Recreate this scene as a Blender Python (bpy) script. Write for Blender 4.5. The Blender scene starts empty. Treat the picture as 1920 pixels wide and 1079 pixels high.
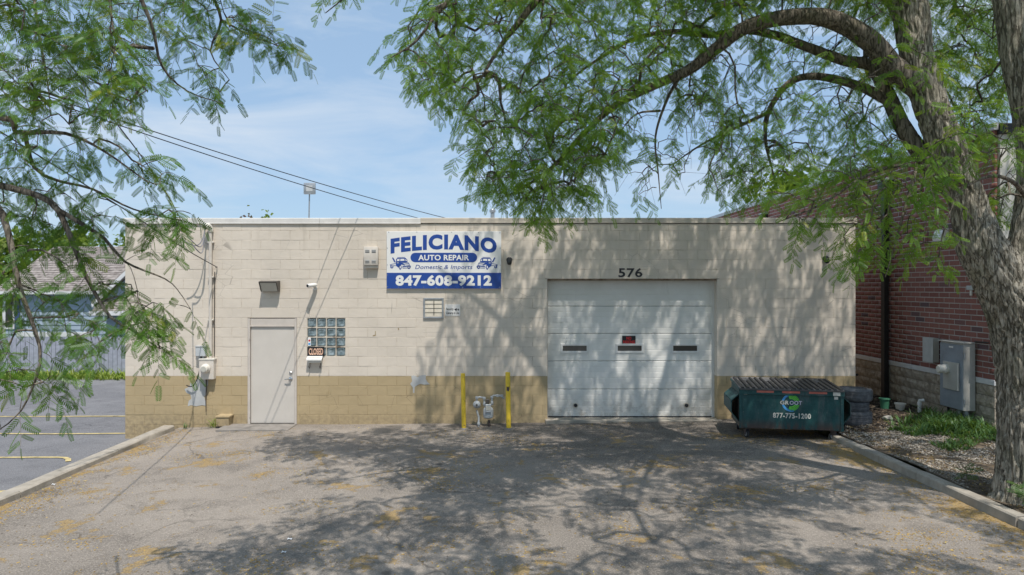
import bpy, bmesh, math, random
import numpy as np
from mathutils import Vector, Matrix, noise as mnoise

R = math.radians
rng = np.random.default_rng(7)
random.seed(7)
sc = bpy.context.scene
COL = sc.collection

# ------------------------------------------------------------------ camera
CAMZ, F, CX, CY = 2.9, 1280.0, 940.0, 537.0
cd = bpy.data.cameras.new('camera')
cam = bpy.data.objects.new('camera', cd)
COL.objects.link(cam)
cam.location = (0, 0, CAMZ)
cam.rotation_euler = (R(90), 0, 0)
cd.sensor_width = 36.0
cd.lens = 24.0
cd.shift_x = (960 - CX) / 1920
cd.shift_y = -(539.5 - CY) / 1920
cd.clip_start = 0.05
cd.clip_end = 3000
sc.camera = cam

# ------------------------------------------------------------------ light
SUN_FROM = Vector((0.30, -1.0, 2.2)).normalized()
EL = math.asin(SUN_FROM.z)
ROT = math.atan2(SUN_FROM.x, SUN_FROM.y)
w = bpy.data.worlds.new('World')
sc.world = w
w.use_nodes = True
nt = w.node_tree
nt.nodes.clear()
N = nt.nodes.new
out = N('ShaderNodeOutputWorld'); bg = N('ShaderNodeBackground')
sky = N('ShaderNodeTexSky'); sky.sky_type = 'NISHITA'; sky.sun_disc = False
sky.sun_elevation = EL; sky.sun_rotation = ROT
sky.altitude = 200; sky.air_density = 1.0; sky.dust_density = 1.2; sky.ozone_density = 2.2
tc = N('ShaderNodeTexCoord')
mp = N('ShaderNodeMapping'); mp.inputs['Scale'].default_value = (1.6, 1.6, 6.5); mp.inputs['Rotation'].default_value = (0, R(9), R(20))
no = N('ShaderNodeTexNoise'); no.inputs['Scale'].default_value = 1.7; no.inputs['Detail'].default_value = 9; no.inputs['Roughness'].default_value = 0.58; no.inputs['Distortion'].default_value = 0.5
rp = N('ShaderNodeValToRGB'); rp.color_ramp.elements[0].position = 0.44; rp.color_ramp.elements[1].position = 0.74
vm = N('ShaderNodeMix'); vm.data_type = 'RGBA'; vm.inputs['Factor'].default_value = 0.83      # thin high veil evens the sky out
vm.inputs['B'].default_value = (0.98, 1.43, 1.98, 1)
mx = N('ShaderNodeMix'); mx.data_type = 'RGBA'; mx.inputs['B'].default_value = (2.2, 2.45, 2.75, 1)
sc_ = N('ShaderNodeMath'); sc_.operation = 'MULTIPLY'; sc_.inputs[1].default_value = 0.80
L = nt.links.new
L(tc.outputs['Generated'], mp.inputs['Vector']); L(mp.outputs['Vector'], no.inputs['Vector'])
L(no.outputs['Fac'], rp.inputs['Fac']); L(rp.outputs['Color'], sc_.inputs[0]); L(sc_.outputs[0], mx.inputs['Factor'])
L(sky.outputs['Color'], vm.inputs['A']); L(vm.outputs['Result'], mx.inputs['A'])
L(mx.outputs['Result'], bg.inputs['Color']); L(bg.outputs['Background'], out.inputs['Surface'])
bg.inputs['Strength'].default_value = 0.15

sl = bpy.data.lights.new('sun', 'SUN')
sun = bpy.data.objects.new('sun', sl)
COL.objects.link(sun)
sun.location = (4, -12, 30)
sun.rotation_euler = (-SUN_FROM).to_track_quat('-Z', 'Y').to_euler()
sl.energy = 2.0; sl.angle = R(0.45); sl.color = (1.0, 0.94, 0.86)

sc.view_settings.view_transform = 'Standard'
sc.view_settings.look = 'None'
sc.view_settings.exposure = 1.12
sc.view_settings.gamma = 1.0
sc.view_settings.use_curve_mapping = False
sc.render.engine = 'CYCLES'
cy = sc.cycles
cy.max_bounces = 7; cy.diffuse_bounces = 4; cy.glossy_bounces = 3; cy.transmission_bounces = 5; cy.transparent_max_bounces = 6
cy.caustics_reflective = False; cy.caustics_refractive = False
cy.sample_clamp_indirect = 6.0
cy.use_adaptive_sampling = False
cy.use_denoising = True
try:
    cy.denoiser = 'OPENIMAGEDENOISE'; cy.denoising_input_passes = 'RGB_ALBEDO_NORMAL'; cy.denoising_prefilter = 'ACCURATE'
except Exception:
    pass

# ------------------------------------------------------------------ helpers
def wx(px, Y): return (px - CX) / F * Y
def wz(py, Y): return CAMZ - (py - CY) / F * Y
def P(px, py, Y): return Vector((wx(px, Y), Y, wz(py, Y)))
WY = 14.3                                   # street face of the repair shop
def fx(px): return wx(px, WY)
def fz(py): return wz(py, WY)

class MB:
    """collects geometry for one mesh"""
    def __init__(s): s.v = []; s.f = []; s.smooth = False
    def add(s, vs, fs):
        b = len(s.v); s.v.extend([tuple(v) for v in vs]); s.f.extend([tuple(i + b for i in f) for f in fs]); return s
    def box(s, x0, x1, y0, y1, z0, z1, bev=0.0):
        if bev <= 0:
            vs = [(x, y, z) for z in (z0, z1) for y in (y0, y1) for x in (x0, x1)]
            return s.add(vs, [(0, 2, 3, 1), (4, 5, 7, 6), (0, 1, 5, 4), (2, 6, 7, 3), (0, 4, 6, 2), (1, 3, 7, 5)])
        bm = bmesh.new(); bmesh.ops.create_cube(bm, size=1.0)
        for v in bm.verts:
            v.co = Vector(((x0 + x1) / 2 + v.co.x * (x1 - x0), (y0 + y1) / 2 + v.co.y * (y1 - y0), (z0 + z1) / 2 + v.co.z * (z1 - z0)))
        bmesh.ops.bevel(bm, geom=bm.edges[:], offset=bev, segments=2 if bev > 0.008 else 1, affect='EDGES', profile=0.5)
        bm.verts.index_update()
        s.add([v.co for v in bm.verts], [[v.index for v in f.verts] for f in bm.faces]); bm.free(); return s
    def tube(s, pts, rad, seg=8, cap=True):
        pts = [Vector(p) for p in pts]; n = len(pts)
        if not hasattr(rad, '__len__'): rad = [rad] * n
        vs = []; fs = []; up = None
        for i, p in enumerate(pts):
            d = (pts[min(i + 1, n - 1)] - pts[max(i - 1, 0)])
            d = d.normalized() if d.length > 1e-9 else Vector((0, 0, 1))
            if up is None:
                up = d.cross(Vector((0.13, 0.99, 0.05)))
                if up.length < 0.1: up = d.cross(Vector((1, 0, 0)))
            up = (up - d * up.dot(d)).normalized(); sd = d.cross(up)
            for k in range(seg):
                a = 2 * math.pi * k / seg
                vs.append(p + (up * math.cos(a) + sd * math.sin(a)) * rad[i])
        for i in range(n - 1):
            for k in range(seg):
                k2 = (k + 1) % seg
                fs.append((i * seg + k, i * seg + k2, (i + 1) * seg + k2, (i + 1) * seg + k))
        if cap:
            fs.append(tuple(range(seg - 1, -1, -1))); fs.append(tuple((n - 1) * seg + k for k in range(seg)))
        return s.add(vs, fs)
    def lathe(s, prof, c=(0, 0, 0), axis='z', seg=24):
        """prof: (radius, height) list along the axis"""
        vs = []; fs = []; n = len(prof)
        for r, h in prof:
            for k in range(seg):
                a = 2 * math.pi * k / seg; u, v = r * math.cos(a), r * math.sin(a)
                q = {'z': (u, v, h), 'y': (u, h, v), 'x': (h, u, v)}[axis]
                vs.append((q[0] + c[0], q[1] + c[1], q[2] + c[2]))
        for i in range(n - 1):
            for k in range(seg):
                k2 = (k + 1) % seg
                fs.append((i * seg + k, i * seg + k2, (i + 1) * seg + k2, (i + 1) * seg + k))
        fs.append(tuple(range(seg - 1, -1, -1))); fs.append(tuple((n - 1) * seg + k for k in range(seg)))
        return s.add(vs, fs)
    def prism(s, poly, a0, a1, plane='xz'):
        """poly in (x,z) run along y, or (y,z) run along x, or (x,y) along z"""
        n = len(poly)
        if plane == 'xz': vs = [(p[0], a0, p[1]) for p in poly] + [(p[0], a1, p[1]) for p in poly]
        elif plane == 'yz': vs = [(a0, p[0], p[1]) for p in poly] + [(a1, p[0], p[1]) for p in poly]
        else: vs = [(p[0], p[1], a0) for p in poly] + [(p[0], p[1], a1) for p in poly]
        fs = [tuple(range(n)), tuple(range(2 * n - 1, n - 1, -1))] + [(i, i + n, (i + 1) % n + n, (i + 1) % n) for i in range(n)]
        return s.add(vs, fs)

def mesh_from(name, v, f, m=None, smooth=False):
    me = bpy.data.meshes.new(name)
    me.from_pydata([tuple(x) for x in v], [], f)
    bm = bmesh.new(); bm.from_mesh(me); bmesh.ops.recalc_face_normals(bm, faces=bm.faces); bm.to_mesh(me); bm.free()
    if m: me.materials.append(m)
    if smooth:
        me.polygons.foreach_set('use_smooth', [True] * len(me.polygons))
    me.update(); return me

def smooth_by_angle(me, deg=35):
    me.polygons.foreach_set('use_smooth', [True] * len(me.polygons))
    bm = bmesh.new(); bm.from_mesh(me)
    for e in bm.edges:
        e.smooth = e.is_manifold and e.calc_face_angle(0) < R(deg)
    bm.to_mesh(me); bm.free()

def fast_mesh(name, V, quads, m, tint=None, smooth=False):
    """numpy arrays -> mesh; quads (n,4)"""
    me = bpy.data.meshes.new(name)
    k = quads.shape[1]
    me.vertices.add(len(V)); me.vertices.foreach_set('co', V.astype(np.float32).ravel())
    me.loops.add(quads.size); me.loops.foreach_set('vertex_index', quads.astype(np.int32).ravel())
    me.polygons.add(len(quads)); me.polygons.foreach_set('loop_start', np.arange(0, quads.size, k, dtype=np.int32))
    me.polygons.foreach_set('loop_total', np.full(len(quads), k, dtype=np.int32))
    if smooth: me.polygons.foreach_set('use_smooth', np.ones(len(quads), dtype=bool))
    me.update(calc_edges=True)
    if tint is not None:
        a = me.attributes.new('tint', 'FLOAT', 'POINT'); a.data.foreach_set('value', tint.astype(np.float32))
    me.materials.append(m); return me

def props(o, label=None, cat=None, group=None, kind=None):
    for k, v in (('label', label), ('category', cat), ('group', group), ('kind', kind)):
        if v: o[k] = v
    return o

def thing(name, label, cat, loc=(0, 0, 0), group=None, rotz=0, kind=None):
    o = bpy.data.objects.new(name, None); o.empty_display_size = 0.2
    COL.objects.link(o); o.location = loc; o.rotation_euler = (0, 0, rotz)
    return props(o, label, cat, group, kind)

def wloc(o):
    v = Vector((0, 0, 0))
    while o is not None: v = v + o.location; o = o.parent
    return v

def part(name, mb, m, parent=None, smooth=0, local=False, label=None, kind=None):
    """one mesh object; mb is in world coordinates unless local (then in the parent's)"""
    off = Vector((0, 0, 0)) if (local or parent is None) else wloc(parent)
    v = [(p[0] - off.x, p[1] - off.y, p[2] - off.z) for p in mb.v]
    me = mesh_from(name, v, mb.f, m)
    if smooth: smooth_by_angle(me, smooth)
    o = bpy.data.objects.new(name, me); COL.objects.link(o); o.parent = parent
    return props(o, label, None, None, kind)

def link_mesh(name, me, parent=None, loc=(0, 0, 0), kind=None):
    o = bpy.data.objects.new(name, me); COL.objects.link(o); o.parent = parent; o.location = loc
    return props(o, kind=kind)

def copy_tree(o, parent=None):
    c = o.copy(); COL.objects.link(c); c.parent = parent
    for ch in list(o.children): copy_tree(ch, c)
    return c

# ------------------------------------------------------------------ materials
def newmat(name):
    m = bpy.data.materials.new(name); m.use_nodes = True
    t = m.node_tree; t.nodes.clear()
    o = t.nodes.new('ShaderNodeOutputMaterial'); b = t.nodes.new('ShaderNodeBsdfPrincipled')
    t.links.new(b.outputs['BSDF'], o.inputs['Surface'])
    return m, t, b, o

class G:
    """node graph shorthand"""
    def __init__(s, t): s.t = t
    def n(s, ty, **kw):
        x = s.t.nodes.new('ShaderNode' + ty)
        for k, v in kw.items():
            if k in x.inputs.keys() if not hasattr(x, k) else False: x.inputs[k].default_value = v
            elif hasattr(x, k): setattr(x, k, v)
        return x
    def set(s, x, name, v):
        if hasattr(v, 'is_output') or isinstance(v, bpy.types.NodeSocket): s.t.links.new(v, x.inputs[name])
        else: x.inputs[name].default_value = v
    def pos(s, scale=(1, 1, 1), obj=False):
        if obj: p = s.t.nodes.new('ShaderNodeTexCoord').outputs['Object']
        else: p = s.t.nodes.new('ShaderNodeNewGeometry').outputs['Position']
        if scale == (1, 1, 1): return p
        m = s.t.nodes.new('ShaderNodeMapping'); m.inputs['Scale'].default_value = scale
        s.t.links.new(p, m.inputs['Vector']); return m.outputs['Vector']
    def noise(s, vec, scale, detail=4, rough=0.55, dist=0.0):
        x = s.t.nodes.new('ShaderNodeTexNoise'); s.t.links.new(vec, x.inputs['Vector'])
        x.inputs['Scale'].default_value = scale; x.inputs['Detail'].default_value = detail
        x.inputs['Roughness'].default_value = rough; x.inputs['Distortion'].default_value = dist
        return x.outputs['Fac']
    def voro(s, vec, scale, feature='F1', out='Distance'):
        x = s.t.nodes.new('ShaderNodeTexVoronoi'); x.feature = feature; s.t.links.new(vec, x.inputs['Vector'])
        x.inputs['Scale'].default_value = scale; return x.outputs[out]
    def ramp(s, fac, a, b, c0=0.0, c1=1.0):
        x = s.t.nodes.new('ShaderNodeMapRange'); x.clamp = True; x.interpolation_type = 'SMOOTHSTEP'
        s.t.links.new(fac, x.inputs['Value'])
        for k, v in (('From Min', a), ('From Max', b), ('To Min', c0), ('To Max', c1)): x.inputs[k].default_value = v
        return x.outputs['Result']
    def math(s, op, a, b=0.0):
        x = s.t.nodes.new('ShaderNodeMath'); x.operation = op
        for i, v in enumerate((a, b)):
            if isinstance(v, bpy.types.NodeSocket): s.t.links.new(v, x.inputs[i])
            else: x.inputs[i].default_value = v
        return x.outputs[0]
    def mix(s, fac, a, b, blend='MIX'):
        x = s.t.nodes.new('ShaderNodeMix'); x.data_type = 'RGBA'; x.blend_type = blend
        for k, v in (('Factor', fac), ('A', a), ('B', b)):
            if isinstance(v, bpy.types.NodeSocket): s.t.links.new(v, x.inputs[k])
            elif k == 'Factor': x.inputs[k].default_value = v
            else: x.inputs[k].default_value = (v[0], v[1], v[2], 1.0)
        return x.outputs['Result']
    def bump(s, h, strength=0.3, dist=0.01, normal=None):
        x = s.t.nodes.new('ShaderNodeBump'); s.t.links.new(h, x.inputs['Height'])
        x.inputs['Strength'].default_value = strength; x.inputs['Distance'].default_value = dist
        if normal is not None: s.t.links.new(normal, x.inputs['Normal'])
        return x.outputs['Normal']
    def sep(s, vec):
        x = s.t.nodes.new('ShaderNodeSeparateXYZ'); s.t.links.new(vec, x.inputs[0]); return x.outputs
    def rand(s): return s.t.nodes.new('ShaderNodeObjectInfo').outputs['Random']
    def attr(s, name):
        x = s.t.nodes.new('ShaderNodeAttribute'); x.attribute_name = name; return x.outputs['Fac']

def sc3(c, k): return (c[0] * k, c[1] * k, c[2] * k)

def M(name, c, rough=0.6, var=0.12, scale=6.0, bump=0.0, bscale=80.0, metal=0.0, spec=0.35, c2=None, dirt=None, dirt_at=(0.58, 0.75), dscale=3.0, obj=False):
    m, t, b, o = newmat(name); g = G(t)
    p = g.pos(obj=obj)
    n1 = g.noise(p, scale, 5, 0.6)
    col = g.mix(g.ramp(n1, 0.3, 0.7), sc3(c, 1 - var), sc3(c2 or c, 1 + var))
    if dirt:
        n2 = g.noise(p, dscale, 7, 0.65, 0.4)
        col = g.mix(g.ramp(n2, dirt_at[0], dirt_at[1], 0, 0.85), col, dirt)
    t.links.new(col, b.inputs['Base Color'])
    b.inputs['Roughness'].default_value = rough; b.inputs['Metallic'].default_value = metal
    b.inputs['Specular IOR Level'].default_value = spec
    if bump: t.links.new(g.bump(g.noise(p, bscale, 4, 0.6), bump, 0.01), b.inputs['Normal'])
    return m

def mat_block(name, c, dirtc):
    m, t, b, o = newmat(name); g = G(t); p = g.pos()
    n1 = g.noise(p, 1.1, 6, 0.6); n2 = g.noise(p, 14, 5, 0.65); n3 = g.noise(g.pos((1, 1, 0.18)), 3.2, 6, 0.62)
    col = g.mix(g.ramp(n1, 0.3, 0.72), sc3(c, 0.95), sc3(c, 1.05))
    col = g.mix(g.ramp(n3, 0.58, 0.80, 0, 0.30), col, sc3(c, 0.80))
    col = g.mix(g.ramp(n2, 0.66, 0.80, 0, 0.35), col, dirtc)
    xyz = g.sep(p)
    # soot and scuffs right of the vehicle door, splash dirt along the foot of the wall
    rz = g.math('MULTIPLY', g.ramp(xyz[0], 4.4, 4.9), g.math('MULTIPLY', g.ramp(xyz[2], 1.2, 1.7), g.ramp(xyz[2], 2.5, 2.0)))
    col = g.mix(g.math('MULTIPLY', rz, g.ramp(g.noise(g.pos((1, 1, 2.5)), 6, 8, 0.75), 0.54, 0.70, 0, 0.55)), col, (0.22, 0.19, 0.16))
    run = g.math('MULTIPLY', g.ramp(xyz[2], 3.2, 4.25), g.ramp(g.noise(g.pos((1, 1, 0.06)), 5.5, 5, 0.7), 0.52, 0.70))
    col = g.mix(g.math('MULTIPLY', run, 0.40), col, dirtc)
    foot = g.math('MULTIPLY', g.ramp(xyz[2], 0.42, -0.05), g.ramp(n2, 0.3, 0.75))
    col = g.mix(g.math('MULTIPLY', foot, 0.6), col, (0.15, 0.12, 0.09))
    # hairline cracks and chipped paint
    ck = g.voro(g.pos((1.0, 1.0, 2.0)), 1.9, 'DISTANCE_TO_EDGE')
    ckm = g.math('MULTIPLY', g.ramp(ck, 0.010, 0.002), g.ramp(g.noise(p, 0.9, 3), 0.56, 0.64))
    col = g.mix(g.math('MULTIPLY', ckm, 0.55), col, sc3(c, 0.35))
    rnd = g.math('ADD', g.math('MULTIPLY', g.rand(), 0.035), 0.982)
    cc = g.t.nodes.new('ShaderNodeCombineColor')
    for i in range(3): t.links.new(rnd, cc.inputs[i])
    col = g.mix(1.0, col, cc.outputs['Color'], 'MULTIPLY')
    t.links.new(col, b.inputs['Base Color'])
    b.inputs['Roughness'].default_value = 0.62; b.inputs['Specular IOR Level'].default_value = 0.25
    h = g.math('ADD', g.math('MULTIPLY', g.noise(p, 9, 6, 0.7), 1.0), g.math('MULTIPLY', g.noise(p, 70, 3, 0.6), 0.22))
    t.links.new(g.bump(h, 0.55, 0.012), b.inputs['Normal'])
    return m

def mat_asphalt(name, c_old, c_dark, litter=True):
    m, t, b, o = newmat(name); g = G(t); p = g.pos(); xyz = g.sep(p)
    big = g.noise(p, 0.28, 6, 0.62, 0.3); mid = g.noise(p, 1.6, 7, 0.65, 0.3); fine = g.noise(p, 48, 5, 0.8); agg = g.voro(p, 85, 'F1')
    col = g.mix(g.ramp(big, 0.36, 0.62), c_dark, c_old)
    col = g.mix(g.ramp(mid, 0.48, 0.70, 0, 0.55), col, sc3(c_dark, 0.66))
    if litter:
        park = g.math('MULTIPLY', g.ramp(xyz[1], 9.0, 13.0), g.ramp(xyz[0], -2.5, 2.0))     # worn, oil-dark stand in front of the vehicle door
        col = g.mix(g.math('MULTIPLY', park, g.ramp(mid, 0.30, 0.58, 0.35, 0.85)), col, sc3(c_dark, 0.52))
    col = g.mix(g.ramp(fine, 0.46, 0.66, 0, 0.75), col, sc3(c_old, 1.5))
    col = g.mix(g.ramp(agg, 0.12, 0.34, 0.55, 0), col, sc3(c_dark, 0.45))
    # cracks
    wv = g.t.nodes.new('ShaderNodeVectorMath'); wv.operation = 'ADD'
    nv = g.t.nodes.new('ShaderNodeTexNoise'); nv.inputs['Scale'].default_value = 1.3; nv.inputs['Detail'].default_value = 6
    t.links.new(p, nv.inputs['Vector']); sv = g.t.nodes.new('ShaderNodeVectorMath'); sv.operation = 'SCALE'; sv.inputs['Scale'].default_value = 0.9
    t.links.new(nv.outputs['Color'], sv.inputs[0]); t.links.new(p, wv.inputs[0]); t.links.new(sv.outputs[0], wv.inputs[1])
    ck = g.voro(wv.outputs[0], 0.42, 'DISTANCE_TO_EDGE')
    ckm = g.math('MULTIPLY', g.ramp(ck, 0.010, 0.002), g.ramp(g.noise(p, 0.5, 3), 0.44, 0.56))
    col = g.mix(g.math('MULTIPLY', ckm, 0.45), col, sc3(c_dark, 0.35))
    dr = g.voro(g.pos((1, 1, 1)), 1.35); col = g.mix(g.math('MULTIPLY', g.ramp(g.math('ADD', dr, g.math('MULTIPLY', g.noise(p, 9, 4, 0.6), 0.12)), 0.20, 0.10), g.ramp(g.noise(p, 0.6, 3), 0.46, 0.60, 0, 0.65)), col, sc3(c_dark, 0.30))
    hb = g.math('ADD', fine, g.math('MULTIPLY', agg, 0.8))
    if litter:
        ln = g.noise(p, 1.15, 10, 0.78, 0.35); lf = g.noise(p, 34, 4, 0.75); lm = g.noise(p, 5.0, 6, 0.7)
        edge = g.math('ADD', g.ramp(xyz[0], -6.25, -6.72), g.ramp(xyz[0], 5.3, 5.85))
        a = g.math('ADD', g.ramp(ln, 0.47, 0.68, 0, 0.95), g.math('MULTIPLY', edge, 0.42))
        a = g.math('MULTIPLY', a, g.ramp(xyz[1], 14.2, 12.6, 0.25, 1.0))
        s_ = g.math('ADD', a, g.math('MULTIPLY', g.math('ADD', lf, lm), 0.62))
        lit = g.ramp(s_, 1.10, 1.20, 0, 0.80)
        lc = g.mix(g.ramp(g.noise(p, 60, 3, 0.7), 0.35, 0.7), (0.26, 0.18, 0.085), (0.47, 0.33, 0.14))
        col = g.mix(lit, col, lc)
        hb = g.math('ADD', hb, g.math('MULTIPLY', lit, 0.5))
    t.links.new(col, b.inputs['Base Color'])
    b.inputs['Roughness'].default_value = 0.93; b.inputs['Specular IOR Level'].default_value = 0.12
    t.links.new(g.bump(hb, 0.75, 0.012), b.inputs['Normal'])
    return m

def mat_bark(name, c1, c2):
    m, t, b, o = newmat(name); g = G(t); p = g.pos()
    n1 = g.noise(g.pos((1, 1, 0.22)), 26, 6, 0.65, 0.8); n2 = g.noise(p, 3, 5, 0.6); n3 = g.noise(p, 40, 4, 0.7)
    col = g.mix(g.ramp(n1, 0.34, 0.66), c1, c2)
    col = g.mix(g.ramp(n2, 0.50, 0.72, 0, 0.45), col, (0.135, 0.135, 0.075))
    col = g.mix(g.ramp(n3, 0.55, 0.75, 0, 0.4), col, sc3(c2, 1.4))
    pl = g.voro(g.pos((1, 1, 0.09)), 20, 'DISTANCE_TO_EDGE'); pv = g.t.nodes.new('ShaderNodeTexVoronoi')
    crk = g.ramp(g.math('ADD', pl, g.math('MULTIPLY', g.math('SUBTRACT', n1, 0.5), 0.45)), 0.085, 0.0, 0, 0.6)
    col = g.mix(crk, col, sc3(c1, 0.55))
    g.t.nodes.remove(pv)
    t.links.new(col, b.inputs['Base Color']); b.inputs['Roughness'].default_value = 0.9; b.inputs['Specular IOR Level'].default_value = 0.15
    t.links.new(g.bump(g.math('SUBTRACT', g.math('ADD', n1, g.math('MULTIPLY', n3, 0.4)), g.math('MULTIPLY', crk, 1.2)), 0.9, 0.02), b.inputs['Normal'])
    return m

def mat_leaf(name, c1, c2, yel, trans=0.50):
    m, t, b, o = newmat(name); g = G(t)
    tint = g.attr('tint')
    col = g.mix(g.ramp(tint, 0.0, 0.86), c1, c2)
    col = g.mix(g.ramp(tint, 0.90, 1.0), col, yel)
    tl = g.mix(0.55, col, (0.30, 0.42, 0.05)); tl2 = g.mix(1.0, tl, (1.0, 1.0, 0.8), 'MULTIPLY')
    d = t.nodes.new('ShaderNodeBsdfDiffuse'); r = t.nodes.new('ShaderNodeBsdfTranslucent'); gl = t.nodes.new('ShaderNodeBsdfGlossy')
    gl.inputs['Roughness'].default_value = 0.45; gl.inputs['Color'].default_value = (0.9, 0.95, 1, 1)
    t.links.new(col, d.inputs['Color']); t.links.new(tl2, r.inputs['Color'])
    m1 = t.nodes.new('ShaderNodeMixShader'); m1.inputs[0].default_value = trans
    m2 = t.nodes.new('ShaderNodeMixShader'); m2.inputs[0].default_value = 0.022
    t.links.new(d.outputs[0], m1.inputs[1]); t.links.new(r.outputs[0], m1.inputs[2])
    t.links.new(m1.outputs[0], m2.inputs[1]); t.links.new(gl.outputs[0], m2.inputs[2])
    t.links.new(m2.outputs[0], o.inputs['Surface']); t.nodes.remove(b)
    return m

def mat_brick(name):
    m, t, b, o = newmat(name); g = G(t); p = g.pos()
    r = g.attr('tint'); rn = g.rand(); s_ = g.math('FRACT', g.math('ADD', r, rn))
    col = g.mix(g.ramp(s_, 0.0, 0.75), (0.225, 0.098, 0.082), (0.30, 0.135, 0.110))
    col = g.mix(g.ramp(s_, 0.93, 0.98), col, (0.13, 0.09, 0.095))
    col = g.mix(g.ramp(g.noise(p, 45, 5, 0.7), 0.35, 0.75, 0, 0.45), col, (0.12, 0.05, 0.045))
    t.links.new(col, b.inputs['Base Color']); b.inputs['Roughness'].default_value = 0.85; b.inputs['Specular IOR Level'].default_value = 0.2
    t.links.new(g.bump(g.noise(p, 60, 5, 0.7), 0.4, 0.006), b.inputs['Normal'])
    return m

MT = {}
MT['cream'] = mat_block('cream_block_paint', (0.67, 0.60, 0.515), (0.42, 0.36, 0.29))
MT['tan'] = mat_block('tan_block_paint', (0.44, 0.345, 0.205), (0.24, 0.19, 0.12))
MT['mortar'] = M('painted_mortar', (0.60, 0.54, 0.46), 0.8, 0.12, 9, 0.3, dirt=(0.20, 0.14, 0.09), dirt_at=(0.55, 0.66), dscale=2.6)
MT['mortar_tan'] = M('tan_painted_mortar', (0.36, 0.28, 0.16), 0.8, 0.12, 9, 0.3, dirt=(0.15, 0.11, 0.06), dirt_at=(0.56, 0.67), dscale=2.6)
MT['coping'] = M('white_coping_metal', (0.70, 0.68, 0.65), 0.45, 0.08, 4, dirt=(0.45, 0.38, 0.30), dirt_at=(0.62, 0.8))
MT['coping_cream'] = M('cream_coping_paint', (0.58, 0.52, 0.44), 0.5, 0.08, 4, dirt=(0.38, 0.31, 0.24), dirt_at=(0.60, 0.8))
MT['door'] = M('beige_door_paint', (0.60, 0.56, 0.51), 0.4, 0.04, 2, dirt=(0.46, 0.37, 0.29), dirt_at=(0.64, 0.85), dscale=1.6)
MT['jamb'] = M('beige_frame_paint', (0.56, 0.51, 0.46), 0.45, 0.06, 5, dirt=(0.33, 0.24, 0.18), dirt_at=(0.62, 0.8))
m_, t_, b_, o_ = newmat('white_garage_door_paint'); g_ = G(t_); p_ = g_.pos(); z_ = g_.sep(p_)[2]
c_ = g_.mix(g_.ramp(g_.noise(p_, 1.3, 5, 0.6), 0.3, 0.7), (0.72, 0.715, 0.68), (0.80, 0.795, 0.765))
c_ = g_.mix(g_.ramp(g_.noise(g_.pos((1, 1, 0.2)), 4.0, 7, 0.7), 0.55, 0.80, 0, 0.45), c_, (0.52, 0.50, 0.46))
c_ = g_.mix(g_.math('MULTIPLY', g_.ramp(z_, 0.75, 0.12), g_.ramp(g_.noise(p_, 7, 7, 0.75), 0.42, 0.68, 0.10, 0.75)), c_, (0.33, 0.29, 0.24))
c_ = g_.mix(g_.ramp(g_.noise(p_, 38, 4, 0.7), 0.68, 0.76, 0, 0.5), c_, (0.40, 0.37, 0.33))
t_.links.new(c_, b_.inputs['Base Color']); b_.inputs['Roughness'].default_value = 0.42; b_.inputs['Specular IOR Level'].default_value = 0.3
t_.links.new(g_.bump(g_.math('ADD', g_.noise(p_, 1.7, 3, 0.5), g_.math('MULTIPLY', g_.noise(p_, 55, 3, 0.6), 0.06)), 0.35, 0.03), b_.inputs['Normal']); MT['garage'] = m_
MT['darkgap'] = M('dark_gap', (0.03, 0.03, 0.03), 0.8)
MT['rubber'] = M('black_rubber', (0.035, 0.036, 0.04), 0.75, 0.25, 20, 0.3, 120)
MT['tyre'] = M('weathered_tyre_rubber', (0.12, 0.125, 0.135), 0.7, 0.3, 9, 0.2, 90, dirt=(0.13, 0.11, 0.10), dirt_at=(0.56, 0.8))
MT['blackpl'] = M('black_plastic', (0.028, 0.028, 0.030), 0.42, 0.2, 8)
MT['lid'] = M('black_lid_plastic', (0.10, 0.10, 0.105), 0.55, 0.2, 7, dirt=(0.19, 0.17, 0.15), dirt_at=(0.5, 0.75))
MT['signwhite'] = M('sign_white', (0.82, 0.82, 0.81), 0.35, 0.03, 2)
MT['signblue'] = M('sign_blue', (0.024, 0.075, 0.33), 0.35, 0.05, 3)
MT['black'] = M('black_print', (0.02, 0.02, 0.022), 0.5)
MT['digit'] = M('dark_digit_paint', (0.035, 0.035, 0.042), 0.5)
MT['red'] = M('red_print', (0.62, 0.03, 0.03), 0.45)
MT['orange'] = M('peach_print', (0.80, 0.50, 0.36), 0.5)
MT['white'] = M('white_paint', (0.75, 0.74, 0.72), 0.45, 0.05, 5)
MT['offwhite'] = M('aged_white_plastic', (0.66, 0.63, 0.57), 0.5, 0.07, 9, dirt=(0.42, 0.36, 0.28), dirt_at=(0.6, 0.8))
MT['ventwhite'] = M('cream_vent_metal', (0.63, 0.58, 0.52), 0.5, 0.06, 9)
MT['louver'] = M('cream_louver_metal', (0.60, 0.55, 0.46), 0.45, 0.08, 12)
MT['greymetal'] = M('galvanised_grey_metal', (0.36, 0.38, 0.40), 0.4, 0.12, 15, metal=0.5, dirt=(0.24, 0.21, 0.18), dirt_at=(0.58, 0.8))
MT['greypaint'] = M('pale_grey_paint', (0.46, 0.47, 0.47), 0.7, 0.08, 6)
MT['meter'] = M('grey_meter_paint', (0.40, 0.43, 0.45), 0.5, 0.1, 12, dirt=(0.22, 0.18, 0.14), dirt_at=(0.58, 0.8))
MT['cabinet'] = M('skylit_cabinet_steel', (0.24, 0.275, 0.32), 0.5, 0.10, 5, dirt=(0.20, 0.21, 0.22), dirt_at=(0.5, 0.8), dscale=4)  # blue skylight on the shaded face put into the grey steel's colour
MT['cabinetlight'] = M('pale_cabinet_steel', (0.41, 0.405, 0.38), 0.5, 0.08, 5, dirt=(0.30, 0.27, 0.22), dirt_at=(0.58, 0.8))
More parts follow.
